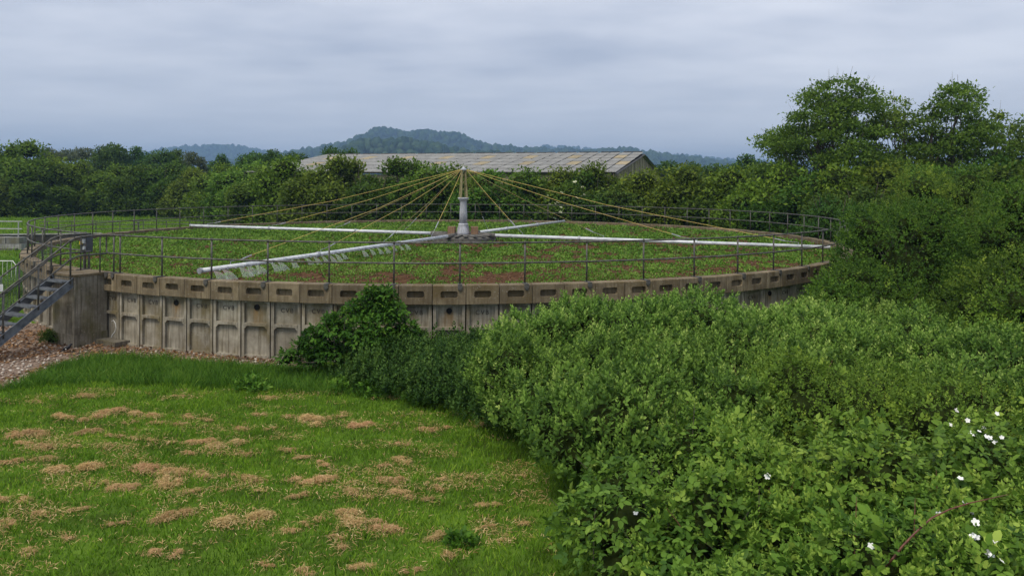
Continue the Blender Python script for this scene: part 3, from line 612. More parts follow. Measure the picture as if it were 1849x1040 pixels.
# ---------------------------------------------------------------- barn
bn = empty('barn', 'long low barn with grey corrugated roof and weathered board gable', 'barn')
R1, R0 = Vector((15., 90., 8.0)), Vector((-24.1, 103., 8.0)); ud = (R1-R0).normalized(); LEN = (R1-R0).length; un = Vector((ud.y, -ud.x, 0)); WB, EZ = 16.7, 5.7
roofm = mat('asbestos_sheet', (.27, .265, .25), (.40, .395, .37), 1.2, .85, 8, objrand=.04, spec=.1); lightm = mat('yellowed_rooflight', (.36, .29, .17), (.50, .42, .27), 1.5, .7, objrand=.1); ridgem = mat('ridge_cap', (.05, .05, .05), (.11, .11, .11), 3, .9)
ncol = 32; cw = LEN/ncol; nrow = 6
slope = Vector((un.x*WB, un.y*WB, EZ-8.0)); sl_n = slope.normalized(); nrm = ud.cross(sl_n); nrm = nrm if nrm.z > 0 else -nrm
def corr(m):
    b = MB(); k = 17; w = cw-.17; Lr = slope.length/nrow-.1
    for j in (0, 1):
        for i in range(k): b.v.append((w*(i/(k-1)-.5), j*Lr, .05*(1 if i % 2 else -1)*.6))
    b.f = [(i, i+1, k+i+1, k+i) for i in range(k-1)]; b.v += [(p[0], p[1], p[2]-.03) for p in b.v[:2*k]]; b.f += [(2*k+i+1, 2*k+i, 3*k+i, 3*k+i+1) for i in range(k-1)]; b.f += [(i+1, i, 2*k+i, 2*k+i+1) for i in range(k-1)]+[(k+i, k+i+1, 3*k+i+1, 3*k+i) for i in range(k-1)]
    return b.mesh('roof_sheet', m)
sheetm, glass_ = corr(roofm), corr(lightm); M3 = Matrix((ud, sl_n, nrm)).transposed().to_4x4()
for i in range(ncol):
    for j in range(nrow):
        lit = (j == 1 and i % 4 == 2) or (j == 3 and i % 4 == 3)
        o = link('roof_light' if lit else 'roof_sheet', glass_ if lit else sheetm, None, bn); p = R0+ud*(i+.5)*cw+slope*(j/nrow)+nrm*(.035*(nrow-j)+.012*(i % 2)); o.matrix_world = Matrix.Translation(p)@M3
b = MB(); b.add([R0-nrm*.05, R1-nrm*.05, R1-nrm*.05+slope, R0-nrm*.05+slope]+[p-nrm*.12 for p in (R0, R1, R1+slope, R0+slope)], [(0, 1, 2, 3), (4, 7, 6, 5), (0, 4, 5, 1), (1, 5, 6, 2), (2, 6, 7, 3), (3, 7, 4, 0)]); b.build('dark_gap_sheet', M['dark'], bn)  # dark sheet added below the roofing so the gaps read as shade
b = MB(); far = Vector((-un.x*WB, -un.y*WB, EZ-8.0)); b.add([R0, R1, R1+far, R0+far]+[p-Vector((0, 0, .1)) for p in (R0, R1, R1+far, R0+far)], [(0, 1, 2, 3), (4, 7, 6, 5), (0, 4, 5, 1), (1, 5, 6, 2), (2, 6, 7, 3), (3, 7, 4, 0)]); b.build('far_roof_slope', roofm, bn)
for i in range(16):
    b = MB(); c = R0+ud*(i+.5)*LEN/16+nrm*.28; b.box(c-nrm*.03, (LEN/16-.5, .4, .10), math.atan2(ud.y, ud.x)); b.build('ridge_cap', ridgem, bn)
gab = mat('weathered_board', (.14, .115, .065), (.36, .32, .21), 3, .9, stretch=(3, 3, .3), objrand=.35)
nb = 40
for i in range(nb):
    s0_, s1_ = -WB+2*WB*i/nb+.02, -WB+2*WB*(i+1)/nb-.02; top = lambda s: 8.0-(8-EZ)*abs(s)/WB-.14
    pr = [(s0_, 0), (s1_, 0), (s1_, top(s1_)), (s0_, top(s0_))]; off = (i % 2)*.02
    b = MB(); q = [R1+un*s+Vector((0, 0, z-8.0))+ud*(off-.25) for s, z in pr]; b.add(q+[p-ud*.05 for p in q], [(0, 1, 2, 3), (7, 6, 5, 4), (0, 4, 5, 1), (1, 5, 6, 2), (2, 6, 7, 3), (3, 7, 4, 0)]); b.build('board', gab, bn)
b = MB(); q = [R1+un*s+Vector((0, 0, z-8.0))-ud*.35 for s, z in ((-WB, 0), (WB, 0), (WB, EZ-.2), (0, 7.8), (-WB, EZ-.2))]; b.add(q+[p-ud*.1 for p in q], [(0, 1, 2, 3, 4), (9, 8, 7, 6, 5)]+[(i, i+5, (i+1) % 5+5, (i+1) % 5) for i in range(5)]); b.build('gable_backing', M['dark'], bn)  # solid dark slab filling in behind the gable boards
b = MB(); c = (R0+R1)/2+un*(WB-.4); b.box((c.x, c.y, EZ/2-.1), (LEN-.6, .2, EZ-.3), math.atan2(ud.y, ud.x)); b.build('side_wall', gab, bn)
for s in (1, -1):
    b = MB(); p0 = R1+ud*.05+Vector((0, 0, .05)); p1 = R1+un*WB*s+Vector((0, 0, EZ-8.0))+ud*.05; b.tube([p0-Vector((0, 0, .12)), p1-Vector((0, 0, .12))], .1, 4); b.build('barge_board', ridgem, bn)
bpy.context.view_layer.update()

# ---------------------------------------------------------------- works structures at the left edge
def low_wall(name, label, p0, p1, h, th, m, cat='wall'):
    e_ = empty(name, label, cat, (Vector(p0)+Vector(p1))/2); d = Vector(p1)-Vector(p0); rz = math.atan2(d.y, d.x)
    b = MB(); b.box((0, 0, h/2-.1), (d.length, th, h+.2), rz); b.build('wall_body', m, e_); b = MB(); b.box((0, 0, h+.03), (d.length+.06, th+.08, .07), rz); b.build('coping', M['oldconc'], e_); return e_
dk = mat('dark_tank_wall', (.03, .03, .03), (.085, .08, .078), 2, .9)
low_wall('tank_wall', 'low dark grey wall of another tank beyond the stairs', (-37.2, 57.2, 0), (-30.6, 59.0, 0), .75, .4, dk)
ch = empty('concrete_channel', 'raised pale concrete channel of stacked blocks beside the dark tank wall', 'channel', (-35.0, 54, 0))
for x_, z_, w_ in ((-2.9, .22, 1.9), (-.9, .22, 1.9), (1.0, .22, 1.7), (-2.2, .64, 1.9), (-.2, .64, 1.9), (1.25, .64, .9)): mb = MB(); mb.box((x_, .01*w_, z_), (w_-.03, .9, .4)); mb.build('block', M['oldconc'], ch)
mb = MB(); mb.box((-1.2, -.55, .06), (5.6, .25, .12)); mb.build('ledge', M['grey_wood'], ch)
pt = empty('inlet_chamber', 'dark concrete chamber post at the end of the pale channel', 'chamber', (-34.0, 51.5, 0))
mb = MB(); mb.box((-.9, 0, .6), (1.5, .6, 1.25)); mb.build('body', dk, pt); mb = MB(); mb.box((-.9, 0, 1.26), (1.7, .8, .09)); mb.build('lid', M['oldconc'], pt)
def straight_rail(name, label, p0, p1, zb, n, hs, m, r):
    e_ = empty(name, label, 'railing', p0); d = Vector(p1)-Vector(p0)
    for i in range(n): b = MB(); c = d*(i/(n-1)); b.tube([c+Vector((0, 0, zb-.02)), c+Vector((0, 0, zb+hs[-1]))], r*1.1, 6); b.build('post', m, e_)
    for h_ in hs: b = MB(); b.tube([Vector((0, 0, zb+h_))-d*.04, d*1.04+Vector((0, 0, zb+h_))], r, 6); b.build('rail', m, e_)
galv = mat('pale_galvanised', (.36, .36, .35), (.52, .52, .5), 5, .5, metal=.3)
straight_rail('channel_railing', 'pale galvanised railing standing on the concrete channel', (-40., 54.1, 0), (-33.7, 54.1, 0), .85, 3, (.55, 1.05), galv, .035)
straight_rail('field_railing', 'thin dark railing across the meadow behind the dark tank wall', (-39., 66.5, 0), (-24.5, 70, 0), 0, 9, (.6, .95, 1.25), M['rail'], .03)
vp = empty('valve_standpipe', 'pair of small grey standpipes at the edge of the meadow', 'standpipe', gnd(247, 421))
for x_, h_ in ((-.25, 1.15), (.15, .95)):
    mb = MB(); mb.tube([(x_, 0, -.02), (x_, 0, h_)], .07, 8); mb.ball((x_, 0, h_), .11, 8, 5, (1.2, 1.2, .6)); mb.build('pipe', M['rail'], vp)
mb = MB(); mb.tube([(-.25, 0, .8), (.15, 0, .8)], .05, 6); mb.build('crossbar', M['rail'], vp)
ba = empty('crowd_barrier', 'white tubular crowd barrier standing in weeds by the stairs', 'barrier', (-22.6, 36.2, 0))
mb = MB(); mb.tube([(-2.3, 0, .05), (-2.3, 0, .85), (-2.15, 0, 1.05), (-.2, 0, 1.05), (-.05, 0, .85), (-.05, 0, .02)], .022, 7); mb.build('frame', M['white'], ba, smooth=True)
mb = MB(); mb.tube([(-2.3, 0, .2), (-.05, 0, .2)], .018, 6); mb.build('lower_rail', M['white'], ba)
for i in range(10): mb = MB(); mb.tube([(-2.1+i*.205, 0, .2), (-2.1+i*.205, 0, 1.04)], .009, 5); mb.build('bar', M['white'], ba)

# ---------------------------------------------------------------- vegetation builders
def trunk_mesh(lobes, H, r0, seed, base=(0, 0, 0), nst=1, name='trunk', zfrom=.25, lean=0.):
    r = random.Random(seed); b = MB(); stems = []
    for s in range(nst):
        dx, dy = (r.uniform(-.6, .6), r.uniform(-.6, .6)) if nst > 1 else (0, 0)
        pts = [Vector((base[0]+dx*.3+dx*t*1.6+lean*max(0, t-.3)*1.2+r.uniform(-.03, .03)*H, base[1]+dy*.3+dy*t*1.6+r.uniform(-.03, .03)*H, -.1+t*H*.9)) for t in (0, .2, .4, .6, .8, 1)]
        rr = r0/math.sqrt(nst); b.tube(pts, [rr*1.25, rr, rr*.85, rr*.62, rr*.4, rr*.12], 7); stems.append(pts)
    for l in lobes:
        pts = r.choice(stems); tgt = Vector(l[:3]); zs = min(max(tgt.z*.55, H*zfrom), H*.8); f = min(max((zs+.1)/(H*.9), 0), .999)*5; i = int(f); p0 = pts[i].lerp(pts[i+1], f-i)
        mid = p0.lerp(tgt, .5)+Vector((r.uniform(-.1, .1), r.uniform(-.1, .1), -.06))*(tgt-p0).length; rad = max(.02, r0*.28*min(1, (l[3]+l[5])/3))
        b.tube([p0, mid, tgt, tgt+(tgt-mid)*.5], [rad, rad*.7, rad*.42, rad*.12], 5, cap=False)
    return b
def make_tree(name, label, cat, lobes, H, r0, nleaf, lsize, m, seed, tpl=LEAF2, nst=1, inner=.0, depth=.45, group=None, rough=.22, up=.5, tb=.0, others=(), lean=0., sp=.14):
    r = np.random.default_rng(seed); e = empty(name, label, cat, group=group)
    trunk_mesh(lobes, H, r0, seed, (0, 0, 0), nst, lean=lean).build('trunk', M['bark'], e)
    P, Nn = lobe_points(r, lobes, nleaf, depth, .15, -.75, others, rough)
    n = len(P); ax = rdir(r, n)+Nn*.7+np.array([0, 0, .25]); nn = Nn*.6+np.array([0, 0, up])+rdir(r, n)*.7
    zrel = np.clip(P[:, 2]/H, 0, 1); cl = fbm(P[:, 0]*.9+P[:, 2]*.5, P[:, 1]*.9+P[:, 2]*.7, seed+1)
    tint = np.clip(.12+tb+.55*(cl-.2)+.2*zrel+r.normal(size=n)*sp, 0, 1)  # tint rises with height: light on the tops is painted into the leaves
    V, F, T = scatter(r, P, ax, nn, lsize*r.uniform(.5, 1.5, n), tpl, tint)
    link('crown', fast('crown', V, F, m, T), None, e)
    if inner: core(lobes, inner, M['twig'], 'shade_core', e, seed)
    return e
def crown_lobes(seed, H, w, z0, n, rl, flat=.8, shape=1.):
    r = random.Random(seed); out_ = []
    while len(out_) < n:
        x_, y_, t = r.uniform(-1, 1), r.uniform(-1, 1), r.uniform(0, 1); env = math.sin(math.pi*min(1, (.12+.85*t))**shape)**.7
        if x_*x_+y_*y_ > env*env: continue
        q = rl*r.uniform(.65, 1.25); out_.append((x_*w/2*.85, y_*w/2*.85, z0+(H-z0)*(.06+.86*t), q, q, q*flat))
    return out_
def place(e, px, topy, Y, H, wscale=1., rz=None, seed=0, base=0.):
    """put a copy so that its foot is on the ground at distance Y and its top reaches the row topy"""
    top = at(px, topy, Y).z; s = (top-base)/H; r = random.Random(seed+int(px)); e.location = (at(px, 300, Y).x, Y, base); e.scale = (s*wscale, s*wscale, s); e.rotation_euler = (0, 0, r.uniform(0, 6.28) if rz is None else rz)

# hedge bushes: four shapes, copied
HB = []
for i, (mm, sd) in enumerate((('hedge', 11), ('hedge2', 12), ('hedge', 13), ('tree', 14))):
    lb = crown_lobes(sd, 6, 6.4, .6, 34, .98, .85, .8)+[(math.cos(k*1.05)*1.9, math.sin(k*1.05)*1.9, 1.1, 1.3, 1.3, 1.3) for k in range(6)]
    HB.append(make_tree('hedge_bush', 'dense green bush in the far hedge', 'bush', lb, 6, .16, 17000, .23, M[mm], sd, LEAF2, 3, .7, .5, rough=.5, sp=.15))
used = set()
def hedge(kind, px, topy, Y, label, group, ws=1., base=0.):
    if kind in used: e = copy_tree(HB[kind])
    else: e = HB[kind]; used.add(kind)
    tag(e, label, 'bush', group); place(e, px, topy, Y, 6.25, ws, seed=kind, base=base); return e
ORD = ['first', 'second', 'third', 'fourth', 'fifth', 'sixth', 'seventh', 'eighth', 'ninth', 'tenth', 'eleventh', 'twelfth', 'thirteenth', 'fourteenth']
LH = [(-85, 285, 103, 1.3, 2), (-30, 250, 106, 1.15, 1), (15, 300, 103, 1.3, 2), (48, 249, 106, 1.15, 0), (75, 305, 103, 1.3, 0), (108, 276, 108, 1.15, 2), (155, 290, 109, 1.25, 1), (205, 297, 108, 1.25, 1), (252, 295, 106, 1.25, 0), (298, 289, 106, 1.2, 2), (348, 300, 102, 1.25, 0), (398, 297, 95, 1.25, 1), (443, 290, 88, 1.25, 2)]
for i, (px, ty, Y, ws, kd) in enumerate(LH): hedge(kd, px, ty, Y, 'tall meadow hedge bush, %s along from the barn end' % ORD[len(LH)-1-i], 'tall hedge bushes beyond the meadow', ws)
CH = [(480, 298, 76, 1.25, 0), (533, 284, 71, 1.15, 1), (580, 299, 67, 1.25, 2), (620, 276, 67, 1.05, 0), (670, 300, 65, 1.25, 3), (725, 279, 65, 1.05, 0), (775, 297, 64, 1.25, 2), (830, 299, 65, 1.25, 1), (885, 302, 64, 1.25, 0), (945, 304, 63.5, 1.25, 2), (1000, 304, 64, 1.2, 1), (1060, 305, 63.5, 1.25, 0), (1088, 295, 64, 1., 1), (1125, 309, 63, 1.25, 3), (1180, 307, 62, 1.25, 1), (1235, 299, 61, 1.25, 1), (1290, 304, 60, 1.25, 2), (1345, 302, 58, 1.25, 1)]
for i, (px, ty, Y, ws, kd) in enumerate(CH):
    hedge(kd, px, ty, Y, 'hedge bush directly behind the distributor mast' if i == 7 else 'hedge bush behind the far railing, %s from the mast towards the %s' % (ORD[abs(i-7)-1], 'meadow' if i < 7 else 'alders'), 'hedge bushes behind the round filter', ws)
RH = [(1400, 296, 55, 1.15, 1), (1450, 308, 52, 1.2, 2), (1500, 296, 51, 1.15, 1), (1500, 331, 43, .95, 3), (1560, 314, 46, 1.15, 3), (1620, 296, 50, 1.25, 1), (1690, 292, 50, 1.25, 0), (1760, 284, 50, 1.25, 2), (1830, 288, 48, 1.25, 0), (1900, 281, 46, 1.25, 1)]
for i, (px, ty, Y, ws, kd) in enumerate(RH): hedge(kd, px, ty, Y, 'bush below the tall alders, %s counting from the barn side' % ORD[i], 'bushes below the alders', ws)
# trees standing behind the hedge
BT = []
for i, (mm, sd, nl) in enumerate((('tree', 31, 26), ('tree', 32, 20), ('willow', 33, 18))):
    BT.append(make_tree('field_tree', 'tree', 'tree', crown_lobes(sd, 11, 7.6, 2.2, nl, 1.55, .8, .9), 11, .24, 9000, .36, M[mm], sd, nst=1, inner=.55, rough=.3, depth=.5))
bused = set()
for i, (px, ty, Y, ws, kd, label, grp) in enumerate([
    (206, 249, 150, .95, 0, 'broadest dark green tree rising behind the meadow hedge', 'trees behind the meadow hedge'), (243, 258, 152, .8, 1, 'narrow dark tree beside the broadest tree behind the meadow hedge', 'trees behind the meadow hedge'),
    (288, 261, 146, .9, 0, 'round dark tree between narrow tree and blue hill', 'trees behind the meadow hedge'), (318, 263, 148, .8, 1, 'dark tree just in front of the distant low blue hill', 'trees behind the meadow hedge'),
    (170, 264, 190, 1.2, 2, 'hazy far tree, first out from the broadest tree behind the meadow hedge', 'hazy far trees'), (130, 266, 195, 1.1, 2, 'hazy far tree, second out from the broadest tree behind the meadow hedge', 'hazy far trees'), (98, 264, 180, .9, 2, 'hazy far tree, third out from the broadest tree behind the meadow hedge', 'hazy far trees'),
    (357, 271, 140, .8, 2, 'pale grey-green willow-like tree between two darker trees', None), (396, 272, 138, .8, 1, 'small dark round tree beside the pale grey-green tree', None),
    (462, 265, 125, 1., 0, 'leafy green tree behind the hedge, third out from the barn roof end', 'trees by the barn'), (497, 263, 122, .9, 1, 'leafy green tree behind the hedge, second out from the barn roof end', 'trees by the barn'), (535, 266, 128, .95, 0, 'leafy green tree behind the hedge, first out from the barn roof end', 'trees by the barn'),
    (612, 254, 118, .85, 0, 'dark tree standing up behind the barn ridge', None),
    (1212, 284, 108, 1.3, 1, 'bright bushy tree beside the barn gable', None), (1268, 285, 112, 1.3, 0, 'darker bushy tree next along from the barn gable', None), (1345, 271, 95, 1., 1, 'small upright tree beside the tall alders', None), (1378, 282, 90, 1.1, 0, 'low round tree at the foot of the tall alders', None)]):
    if kd in bused: e = copy_tree(BT[kd])
    else: e = BT[kd]; bused.add(kd)
    tag(e, label, 'tree', grp)
    if grp is None and 'group' in e: del e['group']
    place(e, px, ty, Y, 11.4, ws, seed=i)
# tall alders
def alder(px, Y, H, seed, label, spread, lean, nl, nst, leaves):
    r = random.Random(seed); lb = []
    while len(lb) < nl:
        t = r.uniform(.0, 1); ang = r.uniform(0, 6.28); wmax = spread*(math.sin(math.pi*min(1, .22+.74*t))**.8); rad = wmax*math.sqrt(r.uniform(0.02, 1)); q = r.uniform(.55, 1.15)
        z_ = H*(.20+.74*t)
        lb.append((rad*math.cos(ang)+lean*t, rad*math.sin(ang), z_, q*1.25, q*1.25, q*.62))
    e = make_tree('alder_tree', label, 'tree', lb, H*.98, .26, int(leaves*.92), .215, M['alder'], seed, nst=nst, inner=0, depth=1.0, rough=.5, lean=lean, sp=.2)
    e.location = (at(px, 300, Y).x, Y, 0); return e
alder(1497, 56, 12.6, 41, 'tallest broad alder tree with full rounded crown', 4.3, .3, 90, 3, 38000)
alder(1622, 57, 11.0, 42, 'slender alder with open branches between two taller alders', 3.1, -.2, 48, 2, 20000)
alder(1702, 55, 12.0, 43, 'tall upright alder with airy tiered branches', 3.2, .9, 52, 2, 22000)
alder(1785, 56, 10.2, 44, 'leaning alder with a flat spreading top beyond the airy alder', 2.4, 1.0, 30, 1, 11500)
alder(1885, 54, 9.6, 45, 'alder at the edge of the view beyond the leaning one', 2.5, 0, 36, 2, 11000)
alder(1425, 60, 9.2, 46, 'shorter alder at the open side of the tallest alder', 2.6, -.6, 34, 2, 12000)

# hawthorn thicket to the right of the tank
TH = [(12.3, 24.6, 2.5, 2.6, 4.7), (16.4, 24.2, 2.9, 2.9, 5.5), (15.2, 28.4, 2.5, 2.7, 5.3), (9.9, 22.0, 2.0, 1.8, 2.55), (13.6, 20.4, 2.5, 2.2, 3.6), (11.8, 17.2, 2.1, 2.0, 2.5), (18.2, 32.5, 2.9, 3.0, 5.6), (19.5, 37.5, 2.6, 3.0, 5.4), (14.4, 15.6, 2.4, 2.2, 3.0), (8.7, 21.2, 1.5, 1.2, 2.15)]
thl = ['tall hawthorn bush overhanging the tank railing', 'tallest hawthorn bush at the edge of the view', 'tall hawthorn behind the bush that overhangs the railing', 'low spreading hawthorn hiding the tank wall', 'broad hawthorn in front of the tallest one', 'low hawthorn rising out of the pale shrubs', 'far hawthorn beside the tank beneath the alders', 'farthest hawthorn beside the tank', 'low hawthorn at the edge of the pale shrubs', 'lowest hawthorn sprawling against the tank coping']
def dome_lobes(seed, cx, cy, rx, ry, h, n, k=.42, flat=False):
    r = random.Random(seed); lb = [(cx, cy, h*.42, rx*.78, ry*.78, h*.46)]
    while len(lb) < n:
        a = r.uniform(0, 6.28); q = math.sqrt(r.uniform(0, 1)); z_ = h*(1-.62*q*q)*r.uniform(.55, .92) if not flat else h*(1-.5*q**3)*r.uniform(.5, 1.02); s = k*min(rx, ry)*r.uniform(.7, 1.2)
        if z_+s*.8 > h*(1.18 if flat else 1.04): z_ = h*(1.18 if flat else 1.04)-s*.8
        f_ = .95 if flat else .78; lb.append((cx+rx*f_*q*math.cos(a), cy+ry*f_*q*math.sin(a), z_, s, s, s*.8))
    return lb
def shrub(name, label, cat, cx, cy, rx, ry, h, seed, tpl, size, dens, m, group=None, up=.6, axz=.3, filler=0, fsize=.07, k=.42, nl=14, tb=0., others=(), inner=.6, stems=True, axn=.6, flat=False, lobes=None, mix=(), twigs=0):
    r = np.random.default_rng(seed); e = empty(name, label, cat, (cx, cy, 0), group=group); lb = lobes if lobes else dome_lobes(seed, 0, 0, rx, ry, h, nl, k, flat)
    area = 2*math.pi*((rx*ry)**.8+2*(rx*h)**.8)/3*1.35; n = int(area*dens); oth = [(o[0]-cx, o[1]-cy, o[4]*.38, o[2]*.7, o[3]*.7, o[4]*.46) for o in others if abs(o[0]-cx)+abs(o[1]-cy) > .1]
    P, Nn = lobe_points(r, lb, n, .28, .04, -.35, oth, .2); tv = np.array([-cx, -cy, CAM_H-h/2]); tv /= np.linalg.norm(tv); kp = (Nn@tv > -.38) | (rx < 1); P = P[kp]; Nn = Nn[kp]; n = len(P)
    ax = Nn*axn+rdir(r, n)*.55+np.array([0, 0, axz]); nn = Nn*.5+np.array([0, 0, up])+rdir(r, n)*.5
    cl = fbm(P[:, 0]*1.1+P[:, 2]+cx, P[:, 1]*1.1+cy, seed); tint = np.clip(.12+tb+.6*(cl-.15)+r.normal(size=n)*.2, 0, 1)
    parts = [scatter(r, P, ax, nn, size*r.uniform(.5, 1.45, n), tpl, tint)]
    for t2, s2, d2, a2 in mix:
        P2, N2 = lobe_points(r, lb, int(area*d2), .2, .04, -.3, oth, .25); n2 = len(P2); c2_ = fbm(P2[:, 0]*.9+cx, P2[:, 1]*.9+cy, seed+7) > .5; P2 = P2[c2_]; N2 = N2[c2_]; n2 = len(P2)
        parts.append(scatter(r, P2+N2*.02, N2*.5+rdir(r, n2)*.5+np.array([0, 0, .4]), N2*.5+np.array([0, 0, .6])+rdir(r, n2)*.5, s2*r.uniform(.6, 1.4, n2), t2, np.clip(a2+r.normal(size=n2)*.18, 0, 1)))
    if filler:
        P2, N2 = lobe_points(r, lb, int(area*filler), .5, .03, -.6, oth, .15); kp = (N2@tv > -.3) | (rx < 1); P2 = P2[kp]; N2 = N2[kp]; n2 = len(P2)
        parts.append(scatter(r, P2-N2*.05, rdir(r, n2)+N2*.3, N2*.7+np.array([0, 0, .5])+rdir(r, n2)*.6, fsize*r.uniform(.6, 1.3, n2), LEAF2, np.clip(.16+r.normal(size=n2)*.15, 0, 1)))  # inner leaves tinted darker, painting shade into the gaps
    V, F, T = join(parts); link('foliage', fast('foliage', V, F, m, T), None, e)
    if twigs:
        P3, N3 = lobe_points(r, lb, twigs, .05, .3, 0., oth, .1); tb_ = MB()
        for p_, q_ in zip(P3, N3):
            p_ = Vector(p_); v_ = (Vector(q_)*.6+Vector(rdir(r, 1)[0])*.6+Vector((0, 0, .5))).normalized(); tb_.tube([p_-v_*.35, p_+v_*.05, p_+v_*.26+Vector((0, 0, -.03))], [.006, .0045, .002], 4, cap=False)
        o3 = tb_.build('bare_twigs', M['cane' if seed % 2 else 'bark'], e); o3['kind'] = 'stuff'
    if inner: core(lb, inner, M['twig'], 'shade_core', e, seed)
    if stems: trunk_mesh(lb[1:], h*.9, .05, seed, nst=4).build('stems', M['bark'], e)
    return e
for i, (cx, cy, rx, ry, h) in enumerate(TH):
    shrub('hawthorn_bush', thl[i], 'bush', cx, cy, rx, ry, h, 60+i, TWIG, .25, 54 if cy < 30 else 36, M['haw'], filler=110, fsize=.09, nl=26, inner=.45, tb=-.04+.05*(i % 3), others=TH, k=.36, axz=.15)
# pale shrubs with upright shoots
PA = [(2.1, 17.6, 2.2, 1.8, 1.92), (5.3, 18.6, 2.3, 2.0, 1.82), (1.2, 15.3, 1.9, 1.7, 1.62), (4.5, 15.3, 2.3, 2.0, 1.75), (8.1, 16.6, 2.4, 2.2, 1.85), (2.4, 12.7, 1.9, 1.8, 1.55), (9.4, 13.0, 2.4, 2.2, 1.9), (8.3, 19.8, 2.1, 1.8, 1.62)]
pal_ = ['pale green shrub mound reaching up the tank wall coping', 'pale leafy shrub mound against the tank wall past its highest mound', 'pale shrub mound spilling down beside the nettles', 'broad pale shrub mound in the middle of the thicket', 'pale shrub mound below the hawthorns', 'darker-flanked shrub mound overhanging the lawn', 'leafy shrub mound beside the white blossom', 'pale shrub mound squeezed between tank wall and hawthorn']
ROSE = (5.9, 12.5, 2.2, 2.0, 1.72)
BRm = [(2.35, 9.9, 1.5, 1.6, 1.42), (4.9, 9.5, 1.9, 1.7, 1.6), (7.6, 9.9, 2.0, 1.8, 1.75), (3.3, 7.7, 1.8, 1.4, 1.35), (6.0, 7.2, 2.0, 1.7, 1.5)]
ALLM = PA+[ROSE]+BRm
for i, (cx, cy, rx, ry, h) in enumerate(PA):
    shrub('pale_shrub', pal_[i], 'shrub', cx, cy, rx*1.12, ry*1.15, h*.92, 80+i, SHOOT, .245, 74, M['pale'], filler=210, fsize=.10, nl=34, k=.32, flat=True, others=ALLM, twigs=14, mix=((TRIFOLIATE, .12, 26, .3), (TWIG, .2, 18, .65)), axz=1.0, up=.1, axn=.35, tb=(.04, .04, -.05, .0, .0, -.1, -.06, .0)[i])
shrub('wild_rose_bush', 'fine-leaved yellowish green wild rose between pale shrubs and brambles', 'shrub', *ROSE, 95, TWIG, .16, 140, M['rose'], filler=220, fsize=.05, nl=44, k=.27, flat=True, others=ALLM, tb=.1, twigs=16, mix=((SHOOT, .2, 30, .5), (TRIFOLIATE, .12, 40, .4)))
brl = ['bramble thicket bulging over the lawn edge', 'bramble mound in front of the wild rose', 'bramble mound bearing a cluster of white blossoms', 'lowest bramble mound with large three-part leaves', 'bramble mound crossed by a bare arching cane']
BE = []
for i, (cx, cy, rx, ry, h) in enumerate(BRm):
    BE.append(shrub('bramble_bush', brl[i], 'bramble', cx, cy, rx*1.1, ry*1.1, h, 100+i, TRIFOLIATE, .145, 122, M['bramble'], filler=260, fsize=.085, nl=30, k=.33, flat=True, others=ALLM, twigs=16, mix=((SHOOT, .2, 34, .6), (TWIG, .2, 40, .55), (TRIFOLIATE, .19, 20, .5)), axz=.05, up=1.0, axn=.45, tb=.0, inner=.5))
# white blossoms, each a part of its bramble bush
fl = MB()
for i in range(5):
    a = i*1.2566; c, s = math.cos(a), math.sin(a); L, w_ = .034, .016
    q = [(0, 0, 0), (.5*L, -w_, .006), (L, -.5*w_, .012), (L*1.04, .5*w_, .012), (.5*L, w_, .006)]; fl.add([(x_*c-y_*s, x_*s+y_*c, z_) for x_, y_, z_ in q], [(0, 1, 2, 3, 4)])
fl.ball((0, 0, .006), .008, 6, 4); fl_mesh = fl.mesh('blossom', M['petal'])
bpy.context.view_layer.update(); dg = bpy.context.evaluated_depsgraph_get()
def hit(px, py):
    a, b = ray(px, py); o = Vector((0, 0, CAM_H)); d = Vector((a, 1, b)).normalized()
    ok, loc, nrm_, idx, ob, mw = S.ray_cast(dg, o, d); return (loc-d*.03, d) if ok else (None, d)
rf = random.Random(9)
for px, py in [(1757, 784), (1768, 779), (1776, 773), (1780, 788), (1786, 791), (1752, 782), (1797, 800), (1809, 790), (1718, 768), (1747, 759), (1755, 927), (1761, 943), (1757, 968), (1762, 971), (1797, 978), (1785, 1000), (1790, 1003), (1808, 1013), (1572, 986), (1734, 864), (1386, 860), (1728, 741), (1800, 747), (1148, 926), (1693, 925), (1741, 908)]:
    p, d = hit(px, py)
    if p is None or p.y > 16: continue
    e = min(BE, key=lambda q: (q.location.xy-p.xy).length); o = link('blossom', fl_mesh, None, e, p-e.location); o.rotation_euler = (rf.uniform(.3, 1.1), rf.uniform(-.4, .4), rf.uniform(-.6, .6)); o.scale = [rf.uniform(.7, 1.1)]*3
# arching cane
pts = []
for px, py in [(1612, 1008), (1630, 985), (1652, 962), (1682, 935), (1715, 919), (1750, 908), (1795, 898)]:
    p, d = hit(px, py); pts.append(p)
Yc = min(p.y for p in pts if p)-.05; cpts = [at(px, py, Yc+.02*i) for i, (px, py) in enumerate([(1612, 1008), (1630, 985), (1652, 962), (1682, 935), (1715, 919), (1750, 908), (1795, 898)])]
cpts = [cpts[0]+Vector((-.12, .25, -.4))]+cpts+[cpts[-1]+Vector((.25, .2, -.05))]
mb = MB(); mb.tube([p-BE[4].location for p in cpts], [.011, .01, .01, .009, .008, .007, .006, .005, .003], 6)
for i in range(1, 7):
    for j in range(3):
        c = cpts[i].lerp(cpts[i+1], j/3)-BE[4].location; v_ = Vector((rf.uniform(-1, 1), rf.uniform(-1, 1), rf.uniform(-.5, 1))).normalized(); mb.tube([c, c+v_*.022], [.004, .0006], 4)
mb.build('arching_cane', M['cane'], BE[4])

